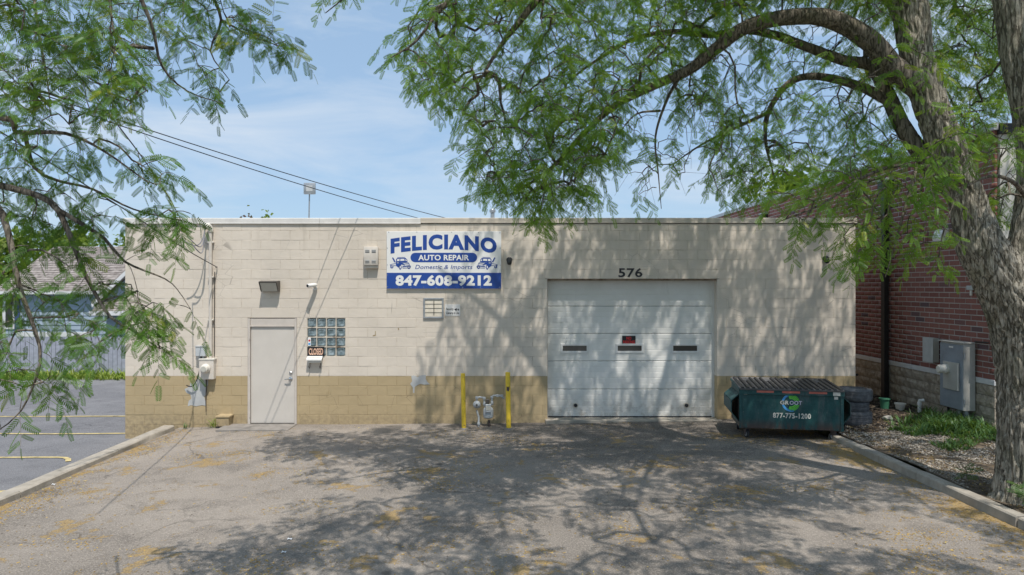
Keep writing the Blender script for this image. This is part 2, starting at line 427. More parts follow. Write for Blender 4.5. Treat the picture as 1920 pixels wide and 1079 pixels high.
MT['yellow'] = M('yellow_bollard_paint', (0.74, 0.52, 0.045), 0.5, 0.10, 6, 0.15, 60, dirt=(0.27, 0.17, 0.06), dirt_at=(0.60, 0.70), dscale=9)
MT['bronze'] = M('dark_bronze_metal', (0.075, 0.068, 0.06), 0.4, 0.1, 10)
MT['lens'] = M('frosted_lens', (0.50, 0.49, 0.44), 0.25, 0.05, 9, spec=0.5)
MT['chrome'] = M('worn_chrome', (0.55, 0.56, 0.58), 0.25, 0.06, 10, metal=0.9)
MT['concrete'] = M('kerb_concrete', (0.36, 0.325, 0.275), 0.9, 0.16, 5, 0.5, 90, dirt=(0.20, 0.17, 0.13), dirt_at=(0.52, 0.8))
MT['concrete2'] = M('apron_concrete', (0.25, 0.23, 0.21), 0.9, 0.16, 5, 0.5, 90, dirt=(0.12, 0.11, 0.10), dirt_at=(0.5, 0.8))
MT['asphalt'] = mat_asphalt('worn_driveway_asphalt', (0.305, 0.270, 0.236), (0.182, 0.163, 0.144))
MT['lot'] = mat_asphalt('sealed_lot_asphalt', (0.215, 0.215, 0.225), (0.155, 0.156, 0.167), litter=False)
MT['linepaint'] = M('yellow_line_paint', (0.52, 0.42, 0.20), 0.8, 0.2, 8, 0.3, 80, dirt=(0.20, 0.17, 0.10), dirt_at=(0.52, 0.68), dscale=7)
MT['soil'] = M('dark_soil', (0.085, 0.066, 0.048), 0.95, 0.35, 7, 0.8, 40, c2=(0.13, 0.10, 0.07), dirt=(0.24, 0.15, 0.05), dirt_at=(0.60, 0.8))
MT['grass'] = M('grass_ground', (0.09, 0.14, 0.035), 0.9, 0.3, 2, 0.5, 30)
MT['stone1'] = M('pale_gravel', (0.42, 0.40, 0.36), 0.85, 0.35, 22)
MT['brick'] = mat_brick('dark_red_brick')
MT['brickmortar'] = M('pale_brick_mortar', (0.43, 0.40, 0.375), 0.9, 0.12, 20, 0.3)
MT['split'] = M('split_face_block', (0.34, 0.29, 0.225), 0.95, 0.22, 11, 1.0, 42, c2=(0.36, 0.31, 0.25), dirt=(0.17, 0.14, 0.11), dirt_at=(0.55, 0.8), dscale=2)
MT['splitmortar'] = M('block_mortar', (0.22, 0.20, 0.17), 0.95, 0.1, 10)
MT['limestone'] = M('limestone_band', (0.60, 0.60, 0.60), 0.75, 0.06, 6)
MT['roofmetal'] = M('grey_coping_metal', (0.42, 0.43, 0.45), 0.4, 0.06, 4)
MT['stucco'] = M('cream_stucco', (0.60, 0.58, 0.53), 0.9, 0.05, 3, 0.3, 120)
MT['blackmetal'] = M('black_downspout_metal', (0.022, 0.020, 0.019), 0.45, 0.2, 6)
MT['green'] = M('dumpster_green_paint', (0.016, 0.078, 0.082), 0.5, 0.22, 4, 0.1, 60, c2=(0.022, 0.075, 0.085), dirt=(0.085, 0.11, 0.115), dirt_at=(0.53, 0.78), dscale=6)
MT['rust'] = M('rusty_steel', (0.085, 0.065, 0.06), 0.8, 0.3, 9, 0.3)
MT['stickred'] = M('red_sticker', (0.58, 0.16, 0.12), 0.5)
MT['stickwhite'] = M('pale_sticker', (0.66, 0.64, 0.58), 0.5)
MT['logoblue'] = M('logo_blue', (0.09, 0.38, 0.78), 0.45)
MT['logogreen'] = M('logo_green', (0.15, 0.58, 0.07), 0.45)
MT['logodark'] = M('logo_dark_green', (0.03, 0.22, 0.05), 0.45)
MT['logolilac'] = M('logo_lilac', (0.62, 0.58, 0.68), 0.45)
MT['bark'] = mat_bark('locust_bark', (0.14, 0.125, 0.095), (0.45, 0.41, 0.34))
MT['barkdark'] = mat_bark('locust_branch_bark', (0.10, 0.085, 0.068), (0.25, 0.215, 0.175))
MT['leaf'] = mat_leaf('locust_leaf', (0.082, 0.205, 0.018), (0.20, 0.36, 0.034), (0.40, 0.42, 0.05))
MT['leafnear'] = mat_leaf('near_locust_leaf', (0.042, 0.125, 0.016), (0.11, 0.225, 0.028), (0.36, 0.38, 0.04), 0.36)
MT['leaffar'] = mat_leaf('far_tree_leaf', (0.10, 0.17, 0.03), (0.22, 0.29, 0.05), (0.32, 0.34, 0.06))
MT['leafred'] = mat_leaf('dark_red_tree_leaf', (0.10, 0.035, 0.045), (0.15, 0.06, 0.06), (0.2, 0.1, 0.06))
MT['weed'] = mat_leaf('weed_leaf', (0.050, 0.125, 0.035), (0.12, 0.21, 0.065), (0.3, 0.34, 0.08), 0.3)
MT['drygrass'] = mat_leaf('lawn_blade', (0.20, 0.30, 0.05), (0.36, 0.42, 0.09), (0.55, 0.50, 0.18), 0.35)
MT['siding'] = M('blue_siding_paint', (0.33, 0.40, 0.48), 0.6, 0.05, 2)
MT['housetrim'] = M('white_house_trim', (0.66, 0.66, 0.66), 0.5, 0.05, 4)
MT['shingle'] = M('brown_grey_shingle', (0.28, 0.245, 0.225), 0.9, 0.28, 5, 0.6, 60, c2=(0.31, 0.28, 0.26))
MT['fence'] = M('blue_grey_fence_stain', (0.33, 0.345, 0.41), 0.85, 0.12, 8, 0.3, 50)
MT['navy'] = M('navy_shutter', (0.05, 0.08, 0.17), 0.5)
MT['wire'] = M('black_cable', (0.03, 0.03, 0.035), 0.6)
MT['greycable'] = M('grey_cable', (0.22, 0.22, 0.24), 0.6)
MT['greenpl'] = M('green_bucket_plastic', (0.06, 0.20, 0.12), 0.5, 0.1)
MT['litter'] = mat_leaf('fallen_catkin', (0.32, 0.19, 0.05), (0.55, 0.36, 0.10), (0.6, 0.5, 0.15), 0.1)
MT['paper'] = M('litter_paper', (0.70, 0.72, 0.75), 0.7)
m_, t_, b_, o_ = newmat('glass_block_glass'); g_ = G(t_)
pp = g_.pos()
t_.links.new(g_.mix(g_.ramp(g_.noise(pp, 9, 4, 0.6), 0.35, 0.7), (0.10, 0.145, 0.16), (0.30, 0.37, 0.40)), b_.inputs['Base Color'])
b_.inputs['Roughness'].default_value = 0.12; b_.inputs['Specular IOR Level'].default_value = 0.8
t_.links.new(g_.bump(g_.noise(pp, 42, 2, 0.5), 0.5, 0.01), b_.inputs['Normal'])
MT['glass'] = m_
m_, t_, b_, o_ = newmat('dark_window_glass')
b_.inputs['Base Color'].default_value = (0.035, 0.04, 0.04, 1); b_.inputs['Roughness'].default_value = 0.08; b_.inputs['Specular IOR Level'].default_value = 0.7
MT['darkglass'] = m_

# ------------------------------------------------------------------ text
def text_geo(s, bold=0.0, spacing=1.0, shear=0.0, res=3):
    """-> verts (n,2), faces for flat lettering"""
    cu = bpy.data.curves.new('txt', 'FONT'); cu.body = s; cu.size = 1.0; cu.offset = bold; cu.resolution_u = res
    cu.space_character = spacing; cu.shear = shear; cu.fill_mode = 'FRONT'
    ob = bpy.data.objects.new('txt', cu); COL.objects.link(ob)
    dg = bpy.context.evaluated_depsgraph_get(); dg.update()
    me = bpy.data.meshes.new_from_object(ob.evaluated_get(dg))
    v = np.array([tuple(x.co[:2]) for x in me.vertices]); f = [tuple(p.vertices) for p in me.polygons]
    bpy.data.objects.remove(ob); bpy.data.curves.remove(cu); bpy.data.meshes.remove(me)
    return v, f

def text_fit(s, x0, x1, z0, z1, y, warp=None, **kw):
    v, f = text_geo(s, **kw)
    lo = v.min(0); hi = v.max(0)
    u = (v - lo) / (hi - lo)
    X = x0 + u[:, 0] * (x1 - x0); Z = z0 + u[:, 1] * (z1 - z0)
    if warp is not None: Z = Z + warp(u[:, 0])
    mb = MB(); mb.add([(a, y, c) for a, c in zip(X, Z)], f); return mb

#==SETTING==
# ------------------------------------------------------------------ ground
GXS, GZS = [-7.2, -5.0, -1.0, 4.5, 6.3], [-0.07, 0.0, 0.02, 0.105, 0.14]
def gz(x): return float(np.interp(x, GXS, GZS))
def sheet(name, xs, ys, zf, m, parent=None, kind='structure'):
    xs = np.array(xs); ys = np.array(ys)
    X, Y = np.meshgrid(xs, ys); Z = np.array([[zf(a, b) for a in xs] for b in ys])
    V = np.stack([X.ravel(), Y.ravel(), Z.ravel()], 1); nx, ny = len(xs), len(ys)
    i, j = np.meshgrid(np.arange(nx - 1), np.arange(ny - 1)); a = (j * nx + i).ravel()
    q = np.stack([a, a + 1, a + nx + 1, a + nx], 1)
    me = fast_mesh(name, V, q, m, smooth=True)
    o = bpy.data.objects.new(name, me); COL.objects.link(o); o.parent = parent
    return props(o, kind=kind)
def frange(a, b, s): return list(np.linspace(a, b, max(2, int(round((b - a) / s)) + 1)))
nz = lambda x, y, f=1.0: mnoise.noise(Vector((x * f, y * f, 3.7)))

sheet('ground', [-400, -120, -40, 0, 40, 120, 400], [-200, -40, 0, 40, 120, 400, 900], lambda x, y: -0.36, MT['grass'])
drive = sheet('driveway', frange(-6.74, 6.0, 0.16), frange(0.6, 3, 0.6)[:-1] + frange(3, 14.34, 0.16),
              lambda x, y: gz(x) + 0.016 * nz(x, y, 0.8) + 0.006 * nz(x, y, 2.6), MT['asphalt'])
sheet('added_bounce_paving', frange(-30, 30, 2), [-4.5, -2, 0.58], lambda x, y: gz(x) - 0.004, MT['concrete'])  # unseen pale paving added behind the camera to bounce light onto the facade
sheet('street', [-120, -40, 0, 40, 120], [-22, -12, -4.52], lambda x, y: -0.10, MT['lot'])
lot = sheet('parking_lot', frange(-60, -12, 4) + frange(-11.5, -6.85, 0.5), frange(-30, 4, 3) + frange(4.5, 23.9, 0.6),
            lambda x, y: -0.30 + 0.015 * nz(x, y, 0.5), MT['lot'])
def line_strip(pts, wd, parent):
    mb = MB(); pts = [Vector((p[0], p[1], 0)) for p in pts]; vs = []
    for i, p in enumerate(pts):
        d = (pts[min(i + 1, len(pts) - 1)] - pts[max(i - 1, 0)]).normalized(); nrm = Vector((-d.y, d.x, 0)) * wd / 2
        for s in (1, -1):
            q = p + nrm * s; vs.append((q.x, q.y, -0.30 + 0.015 * nz(q.x, q.y, 0.5) + 0.012))
    mb.add(vs, [(2 * i, 2 * i + 1, 2 * i + 3, 2 * i + 2) for i in range(len(pts) - 1)])
    return part('painted_line', mb, MT['linepaint'], parent)
for yy, xe in ((16.75, -7.95), (14.75, -7.95), (12.72, -8.25)):
    p_ = [(x, yy + 0.02 * nz(x, yy, 1)) for x in frange(-17.5, xe, 0.3)]
    if yy == 12.72: p_ += [(-8.1, 12.68), (-7.98, 12.58), (-7.88, 12.42)]
    line_strip(p_, 0.09, lot)
for yy in (10.6, 8.5): line_strip([(x, yy) for x in frange(-17.5, -7.6, 0.5)], 0.11, lot)

def soilz(x, y):
    return 0.255 + 0.16 * min(1, max(0, (x - 6.1) / 2.6)) + 0.03 * nz(x, y, 1.6) + 0.015 * nz(x, y, 5.0)
garden = sheet('garden_bed', frange(6.07, 9.4, 0.09) + frange(9.8, 30, 4), frange(-30, 4, 3)[:-1] + frange(4, 16.5, 0.1) + frange(17, 36, 1.5),
               soilz, MT['soil'])

kerb_l = thing('driveway_kerb', None, None, (-6.82, 14.0, -0.3), kind='structure')
def kerb_piece(parent, x0, x1, y0, y1, z0, z1, tw=0.0):
    mb = MB(); n = 6; prof = [(x0 - 0.012, z0), (x0, z1 - 0.018), (x0 + 0.018, z1), (x1 - 0.022, z1), (x1, z1 - 0.022), (x1 + 0.015, z0)]
    vs = []; fs = []
    for i in range(n + 1):
        y = y0 + (y1 - y0) * i / n
        for px_, pz_ in prof:
            j = 0.007
            vs.append((px_ + tw * (i / n) + j * nz(y, pz_ * 9, 2.1), y, pz_ + (j * nz(px_ * 7, y, 2.4) if pz_ > z0 else 0)))
    k = len(prof)
    for i in range(n):
        for a in range(k):
            b = (a + 1) % k; fs.append((i * k + a, i * k + b, (i + 1) * k + b, (i + 1) * k + a))
    fs += [tuple(range(k)), tuple(n * k + a for a in range(k - 1, -1, -1))]
    mb.add(vs, fs); return part('kerb_segment', mb, MT['concrete'], parent, smooth=40)
y = 14.02
for ln in (2.05, 2.45, 2.4, 2.5, 2.5, 2.5, 2.5, 2.5):
    kerb_piece(kerb_l, -6.95, -6.715, y, y - ln + 0.018, -0.36, 0.045 + random.uniform(-0.006, 0.006)); y -= ln
kerb_r = thing('garden_kerb', None, None, (6.0, 12.4, 0.1), kind='structure')
y = 12.42; xk = 0
for ln in (0.95, 1.75, 1.9, 1.85, 1.9, 1.9, 1.9, 1.9, 2.4):
    o_ = kerb_piece(kerb_r, 5.915 + (0.04 if y > 11.6 else random.uniform(-0.008, 0.008)), 6.075 + (0.04 if y > 11.6 else 0), y, y - ln + 0.02, 0.0, 0.262 + random.uniform(-0.012, 0.008) - (0.03 if y > 11.6 else 0)); y -= ln

mb = MB(); mb.box(fx(427), fx(557), 14.3 - 0.62, 14.3, -0.05, 0.022, 0.01); part('door_landing', mb, MT['concrete2'], drive)
mb = MB(); mb.box(fx(1022), fx(1350), 14.3 - 0.16, 14.52, -0.05, 0.118, 0.012); part('garage_apron', mb, MT['concrete'], drive)

# ------------------------------------------------------------------ repair shop
XL, XR, ZT = -7.88, 7.42, 4.21
BH, BL, JT = 0.2032, 0.4064, 0.005
shop = thing('auto_repair_shop', 'low cream and tan painted concrete block garage building with flat roof', 'building', (0, WY, 0))
DOOR = (fx(464.5), fx(556.5), -1, 11 * BH)
GAR = (fx(1026.5), fx(1344.5), -1, 15 * BH)
GLB = (fx(575.5), fx(648), 7 * BH, 11 * BH)
OPEN = [DOOR, GAR, GLB]
def block_geo(x0, x1, z0, z1, y=0.0, dep=0.19, bv=0.0035, j=None):
    j = j or (0, 0, 0, 0)
    vs = [(x0 + bv, y + j[0], z0 + bv), (x1 - bv, y + j[1], z0 + bv), (x1 - bv, y + j[2], z1 - bv), (x0 + bv, y + j[3], z1 - bv)]
    for yy in (y + bv, y + dep):
        vs += [(x0, yy, z0), (x1, yy, z0), (x1, yy, z1), (x0, yy, z1)]
    fs = [(0, 1, 2, 3)] + [(i, i + 4, (i + 1) % 4 + 4, (i + 1) % 4) for i in range(4)] + [(i + 4, i + 8, (i + 1) % 4 + 8, (i + 1) % 4 + 4) for i in range(4)]
    return vs, fs
BVAR = {}
for cname in ('cream', 'tan'):
    BVAR[cname] = []
    for k in range(6):
        vs, fs = block_geo(-BL / 2 + JT / 2, BL / 2 - JT / 2, -BH / 2 + JT / 2, BH / 2 - JT / 2, j=[random.uniform(-0.0025, 0.0025) for _ in range(4)])
        BVAR[cname].append(mesh_from('block', vs, fs, MT[cname]))
cells = []
for k in range(-2, 21):
    z0, z1 = k * BH, min((k + 1) * BH, ZT)
    if z0 >= ZT: continue
    x = XL - (BL / 2 if k % 2 else 0)
    while x < XR - 0.02:
        a, b = max(x, XL), min(x + BL, XR); segs = [(a, b)]
        for (o0, o1, oz0, oz1) in OPEN:
            if oz0 < (z0 + z1) / 2 < oz1:
                ns = []
                for s0, s1 in segs:
                    if o1 <= s0 or o0 >= s1: ns.append((s0, s1)); continue
                    if o0 - s0 > 0.03: ns.append((s0, o0))
                    if s1 - o1 > 0.03: ns.append((o1, s1))
                segs = ns
        for s0, s1 in segs:
            if s1 - s0 > 0.03 and not (k < 0 and s0 > -5.4): cells.append((s0, s1, z0, z1))
        x += BL
full = [c for c in cells if c[1] - c[0] > BL - 1e-3 and c[3] - c[2] > BH - 1e-3 and c[2] > -0.05]
full.sort(key=lambda c: ((c[0] + c[1]) / 2) ** 2 + (c[2] - 2.0) ** 2)
solo = set(full[:300])
for c in full[:300]:
    cn = 'tan' if c[3] < 5.2 * BH else 'cream'
    link_mesh('block', random.choice(BVAR[cn]), shop, ((c[0] + c[1]) / 2, random.uniform(-0.0012, 0.0012), (c[2] + c[3]) / 2))
mb = MB(); idx = []
for c in cells:
    if c in solo: continue
    vs, fs = block_geo(c[0] + JT / 2 * (c[0] > XL), c[1] - JT / 2 * (c[1] < XR), c[2] + JT / 2, c[3] - JT / 2, WY + random.uniform(-0.0012, 0.0012), j=[random.uniform(-0.0025, 0.0025) for _ in range(4)])
    mb.add(vs, fs); idx += [1 if c[3] < 5.2 * BH else 0] * len(fs)
o_ = part('outer_blocks', mb, MT['cream'], shop, kind='stuff'); o_.data.materials.append(MT['tan']); o_.data.polygons.foreach_set('material_index', idx)
def with_openings(mb, x0, x1, z0, z1, y0, y1):
    OP = [(o[0], o[1], -0.30, o[3]) if o[2] < -0.5 else o for o in OPEN]
    xs = sorted({x0, x1} | {v for o in OPEN for v in (o[0] - 0.004, o[1] + 0.004)})
    for a, b in zip(xs[:-1], xs[1:]):
        m = (a + b) / 2; zs = [(z0, z1)]
        for o in OP:
            if o[0] - 0.005 < m < o[1] + 0.005:
                ns = []
                for s, e in zs:
                    if o[3] <= s or o[2] >= e: ns.append((s, e)); continue
                    if o[2] > s: ns.append((s, o[2] - 0.004))
                    if o[3] < e: ns.append((o[3] + 0.004, e))
                zs = ns
        for s, e in zs: mb.box(a, b, y0, y1, s, e)
mb = MB(); with_openings(mb, XL + 0.01, XR - 0.01, 5 * BH, ZT - 0.01, WY + 0.0040, WY + 0.18); part('mortar_bed', mb, MT['mortar'], shop)
mb = MB(); with_openings(mb, XL + 0.01, XR - 0.01, -0.45, 5 * BH - 0.002, WY + 0.0040, WY + 0.18); part('mortar_bed', mb, MT['mortar_tan'], shop)
mb = MB(); mb.box(XL, XL + 0.2, WY + 0.2, 31.8, -0.45, ZT); mb.box(XR - 0.2, XR, WY + 0.2, 31.8, -0.45, ZT); mb.box(XL, XR, 31.8, 32, -0.45, ZT)
part('side_wall', mb, MT['cream'], shop)
mb = MB(); mb.box(XL + 0.2, XR - 0.2, WY + 0.2, 31.8, 3.95, 4.08); part('roof', mb, MT['greypaint'], shop)
mb = MB(); mb.box(GAR[0] - 0.3, GAR[1] + 0.3, WY + 0.42, WY + 0.5, -0.1, 3.6); mb.box(DOOR[0] - 0.1, DOOR[1] + 0.1, WY + 0.3, WY + 0.36, -0.1, 2.6); part('backing_wall', mb, MT['darkgap'], shop)
zc0, zc1 = fz(420.5), fz(409.3)
mb = MB(); prof = [(WY - 0.028, zc0), (WY - 0.036, zc0 + 0.012), (WY - 0.030, zc0 + 0.02), (WY - 0.030, zc1 - 0.01), (WY - 0.02, zc1), (WY + 0.32, zc1 + 0.004), (WY + 0.32, zc0), (WY + 0.02, zc0)]
mb.prism(prof, XL - 0.03, fx(600) - 0.002, 'yz'); part('coping_strip', mb, MT['coping'], shop)
mb = MB(); mb.prism(prof, fx(600) + 0.002, fx(789), 'yz'); part('coping_strip', mb, MT['coping'], shop)
prof2 = [(p[0] + (0.008 if p[0] < WY else 0), p[1] + (0.004 if p[1] > zc0 + 0.05 else 0.018)) for p in prof]
for a, b in ((789, 1040), (1040, 1310), (1310, 1604)):
    mb = MB(); mb.prism(prof2, fx(a) + 0.002, fx(b) - 0.002 + (0.03 if b == 1604 else 0), 'yz'); part('coping_strip', mb, MT['coping_cream'], shop)

# vehicle door: five ribbed sections
gd = thing('garage_door', None, None, (0, 0, 0)); gd.parent = shop
gd['label'] = 'wide white sectional overhead door with three slot windows'
GY = WY + 0.20
edges = [3.075, fz(575.3), fz(627.2), fz(679.5), fz(733), 0.125]
gx0, gx1 = fx(1025), fx(1341.5)
for e0, e1 in zip(edges[:-1], edges[1:]):
    pr = []; H = e0 - e1; nr = 5
    pr.append((GY + 0.012, e1 + 0.004))
    pr.append((GY, e1 + 0.016))
    for r in range(1, nr):
        z = e1 + H * r / nr
        pr += [(GY, z - 0.008), (GY + 0.0035, z - 0.004), (GY + 0.0035, z + 0.004), (GY, z + 0.008)]
    pr += [(GY, e0 - 0.014), (GY + 0.012, e0 - 0.003), (GY + 0.045, e0 - 0.003), (GY + 0.045, e1 + 0.004)]
    mb = MB(); mb.prism(pr, gx0, gx1, 'yz'); part('door_section', mb, MT['garage'], gd)
for c in (1077.5, 1180.5, 1284.5):
    k = GY / WY
    x0, x1, z0, z1 = wx(c - 26.5, GY), wx(c + 26.5, GY), wz(662.5, GY), wz(644.5, GY)
    mb = MB()
    t = 0.046
    mb.box(x0, x1, GY - 0.014, GY + 0.004, z1 - t, z1, 0.004); mb.box(x0, x1, GY - 0.014, GY + 0.004, z0, z0 + t, 0.004)
    mb.box(x0, x0 + t, GY - 0.0135, GY + 0.004, z0 + t, z1 - t); mb.box(x1 - t, x1, GY - 0.0135, GY + 0.004, z0 + t, z1 - t)
    part('window_frame', mb, MT['white'], gd)
    mb = MB(); mb.box(x0 + t, x1 - t, GY - 0.004, GY + 0.003, z0 + t, z1 - t); part('window_pane', mb, MT['darkglass'], gd)
for c in (1079, 1286.5):
    mb = MB(); mb.lathe([(0.056, 0.0), (0.056, -0.008), (0.04, -0.012)], (wx(c, GY), GY, wz(760, GY)), 'y', 20); part('plug_ring', mb, MT['louver'], gd, 30)
    mb = MB(); mb.lathe([(0.036, -0.011), (0.036, -0.05), (0.028, -0.058)], (wx(c, GY), GY, wz(760, GY)), 'y', 20); part('plug', mb, MT['rubber'], gd, 30)
mb = MB(); mb.box(gx0, gx1, GY - 0.006, GY + 0.03, 0.115, 0.14); part('bottom_seal', mb, MT['rubber'], gd)
mb = MB(); mb.box(gx1 - 0.02, GAR[1] + 0.03, GY - 0.012, GY + 0.02, 0.12, 3.06, 0.004); part('side_track', mb, MT['white'], gd)
mb = MB(); mb.box(GAR[0] - 0.005, GAR[0] + 0.02, GY - 0.02, GY + 0.02, 0.12, 3.045, 0.004); part('side_track', mb, MT['jamb'], gd)
mb = MB(); mb.box(GAR[0] - 0.05, GAR[1] + 0.05, WY - 0.004, WY + 0.19, GAR[3] + 0.001, GAR[3] + 0.011); mb.box(GAR[0], GAR[1], WY + 0.03, WY + 0.19, GAR[3] - 0.03, GAR[3] - 0.001)
part('door_lintel', mb, M('rusted_lintel', (0.30, 0.24, 0.18), 0.8, 0.25, 12, dirt=(0.13, 0.08, 0.05), dirt_at=(0.45, 0.7), dscale=9), shop)
# reveal of the vehicle opening: painted end faces, tan below
# entry door
ed = thing('entry_door', None, None, (0, 0, 0)); ed.parent = shop; ed['label'] = 'plain beige steel entry door with lever handle'
ly0 = WY + 0.02
mb = MB(); mb.box(fx(470), fx(551.5), ly0, ly0 + 0.045, 0.03, fz(613.5), 0.003); part('door_leaf', mb, MT['door'], ed)
mb = MB()
mb.box(DOOR[0], fx(469.2), WY - 0.012, WY + 0.12, 0.0, fz(597.5), 0.004); mb.box(fx(552.4), DOOR[1], WY - 0.012, WY + 0.12, 0.0, fz(597.5), 0.004)
mb.box(fx(469.2), fx(552.4), WY - 0.010, WY + 0.12, fz(613), fz(611), 0.002)
part('door_frame', mb, MT['jamb'], ed)
mb = MB(); mb.box(fx(469.4), fx(552.2), WY + 0.004, WY + 0.06, fz(611), fz(598), 0.003); part('head_panel', mb, MT['jamb'], ed)
mb = MB(); mb.box(fx(470), fx(552), WY - 0.03, WY + 0.06, 0.0, 0.026); part('threshold', mb, MT['bronze'], ed)
for yy in (632, 699, 778):
    mb = MB(); mb.lathe([(0.012, -0.055), (0.012, 0.055)], (fx(468.6), WY - 0.012, fz(yy)), 'z', 10); part('hinge', mb, MT['jamb'], ed, 40)
mb = MB(); mb.lathe([(0.03, 0), (0.03, -0.012), (0.02, -0.02)], (fx(544.5), ly0, fz(699.5)), 'y', 18); part('deadbolt', mb, MT['chrome'], ed, 35)
mb = MB(); mb.lathe([(0.042, 0), (0.042, -0.01), (0.03, -0.018), (0.016, -0.02), (0.016, -0.06)], (fx(544.5), ly0, fz(711)), 'y', 18)
mb.tube([(fx(545.5), ly0 - 0.055, fz(711)), (fx(540), ly0 - 0.058, fz(711)), (fx(534.5), ly0 - 0.05, fz(711.5))], [0.013, 0.011, 0.009], 8); part('door_handle', mb, MT['chrome'], ed, 40)
# glass block window
gw = thing('glass_block_window', None, None, (0, 0, 0)); gw.parent = shop
mb = MB(); mb.box(GLB[0], GLB[1], WY + 0.03, WY + 0.1, GLB[2], GLB[3]); part('window_grout', mb, MT['mortar'], gw)
hb = 0.094
bm = bmesh.new(); bmesh.ops.create_grid(bm, x_segments=6, y_segments=6, size=hb)
for v in bm.verts:
    r_ = max(abs(v.co.x), abs(v.co.y)) / hb
    v.co = Vector((v.co.x, 0.018 if r_ > 0.99 else (-0.002 if r_ > 0.6 else 0.010), v.co.y))
bmesh.ops.recalc_face_normals(bm, faces=bm.faces)
gme = bpy.data.meshes.new('glass_block'); bm.to_mesh(gme); bm.free(); gme.materials.append(MT['glass'])
for i in range(4):
    for j in range(4):
        link_mesh('glass_block', gme, gw, (GLB[0] + (i + 0.5) * (GLB[1] - GLB[0]) / 4, 0.014, GLB[2] + (j + 0.5) * BH))
mb = MB()
for i in range(5):
    x = GLB[0] + i * (GLB[1] - GLB[0]) / 4; mb.box(x - 0.009, x + 0.009, WY + 0.004, WY + 0.03, GLB[2], GLB[3])
for j in range(5):
    z = GLB[2] + j * BH; mb.box(GLB[0], GLB[1], WY + 0.006, WY + 0.03, z - 0.009, z + 0.009)
part('window_grid', mb, MT['mortar'], gw)
mb = MB(); mb.box(fx(577.2), fx(582.8), WY + 0.0005, WY + 0.012, fz(649), fz(633.5)); part('window_sticker', mb, MT['signwhite'], gw)
mb = MB(); mb.lathe([(0.022, 0), (0.022, -0.001)], (fx(580), WY, fz(639)), 'y', 12); part('sticker_print', mb, MT['red'], gw)
mb = MB(); mb.box(fx(578), fx(582), WY - 0.001, WY, fz(647), fz(643.5)); part('sticker_print', mb, MT['logoblue'], gw)
# paint patches and the house number
def blob(name, poly, m, y0, y1, parent):
    mb = MB(); mb.prism([(fx(a), fz(b)) for a, b in poly], y0, y1, 'xz'); return part(name, mb, m, parent)
blob('paint_patch', [(771, 706), (775, 704), (783, 707), (792, 703.5), (799, 703.5), (798, 711), (801, 716), (806, 721), (795, 721.5), (788, 720), (780, 724), (777.5, 726), (777, 737), (774.5, 737), (774, 727), (769, 720), (773, 715)], MT['greypaint'], WY - 0.0045, WY + 0.003, shop)
blob('paint_patch', [(346, 730), (352, 727), (356, 724), (357, 718), (362, 722), (366, 716), (372, 706), (391, 706), (390, 722), (386, 728), (388, 738), (383, 744), (385, 752), (386, 761), (379, 760), (368, 762), (358, 760), (352, 762), (354, 752), (359, 748), (357, 740), (350, 737)], MT['greypaint'], WY - 0.0045, WY + 0.003, shop)
for pl in ([(699, 629), (703, 628), (703.5, 621), (704.5, 621), (704.6, 630), (699, 631)], [(746, 616), (747.6, 615), (748.4, 618), (746.8, 619.5)], [(612, 744), (612.8, 735), (613.8, 735), (613.4, 746)], [(1392, 862 - 80), (1398, 779), (1402, 784), (1396, 788)], [(255, 470), (262, 469), (262, 471), (255, 472)]):
    blob('paint_chip', pl, MT['mortar_tan'], WY - 0.0042, WY + 0.003, shop)
mb = text_fit('576', fx(1159.5), fx(1204.5), fz(520.3), fz(503), WY - 0.0045, bold=0.022, spacing=1.06)
part('house_number', mb, MT['digit'], shop)
#==THINGS==
# ------------------------------------------------------------------ signs
SY = WY - 0.045
def su(u): return wx(710 + u / 7.68, SY)
def sv(v): return wz(420 + v / 7.68, SY)
sg = thing('shop_sign', 'large blue and white auto repair sign with arched lettering and phone number', 'sign', (su(940), WY, sv(935)))
mb = MB(); mb.box(su(115), su(1765), SY, WY - 0.004, sv(935), sv(108), 0.003); part('sign_panel', mb, MT['signwhite'], sg)
mb = MB(); mb.box(su(116), su(1764), SY - 0.0015, SY + 0.001, sv(933), sv(706)); part('blue_band', mb, MT['signblue'], sg)
A = (sv(370) - sv(432))
mb = text_fit('FELICIANO', su(172), su(1700), sv(372), sv(152), SY - 0.002, warp=lambda u: -A * (2 * u - 1) ** 2, bold=0.052, spacing=1.14, res=4)
part('arched_lettering', mb, MT['signblue'], sg)
pill = []; r_ = 68
for k in range(13):
    a = math.pi / 2 + math.pi * k / 12; pill.append((su(458 + r_ + r_ * math.cos(a)), sv(486 - r_ * math.sin(a))))
for k in range(13):
    a = -math.pi / 2 + math.pi * k / 12; pill.append((su(1418 - r_ + r_ * math.cos(a)), sv(486 - r_ * math.sin(a))))
mb = MB(); mb.prism(pill, SY - 0.002, SY + 0.001, 'xz'); part('pill_badge', mb, MT['signblue'], sg)
mb = text_fit('AUTO REPAIR', su(570), su(1302), sv(528), sv(446), SY - 0.004, bold=0.03, spacing=1.05); part('badge_lettering', mb, MT['signwhite'], sg)
mb = text_fit('Domestic & Imports', su(525), su(1350), sv(672), sv(592), SY - 0.002, bold=0.006, shear=0.22, spacing=1.04); part('italic_lettering', mb, MT['signblue'], sg)
mb = text_fit('847-608-9212', su(243), su(1630), sv(897), sv(736), SY - 0.0035, bold=0.048, spacing=1.08); part('phone_lettering', mb, MT['signwhite'], sg)
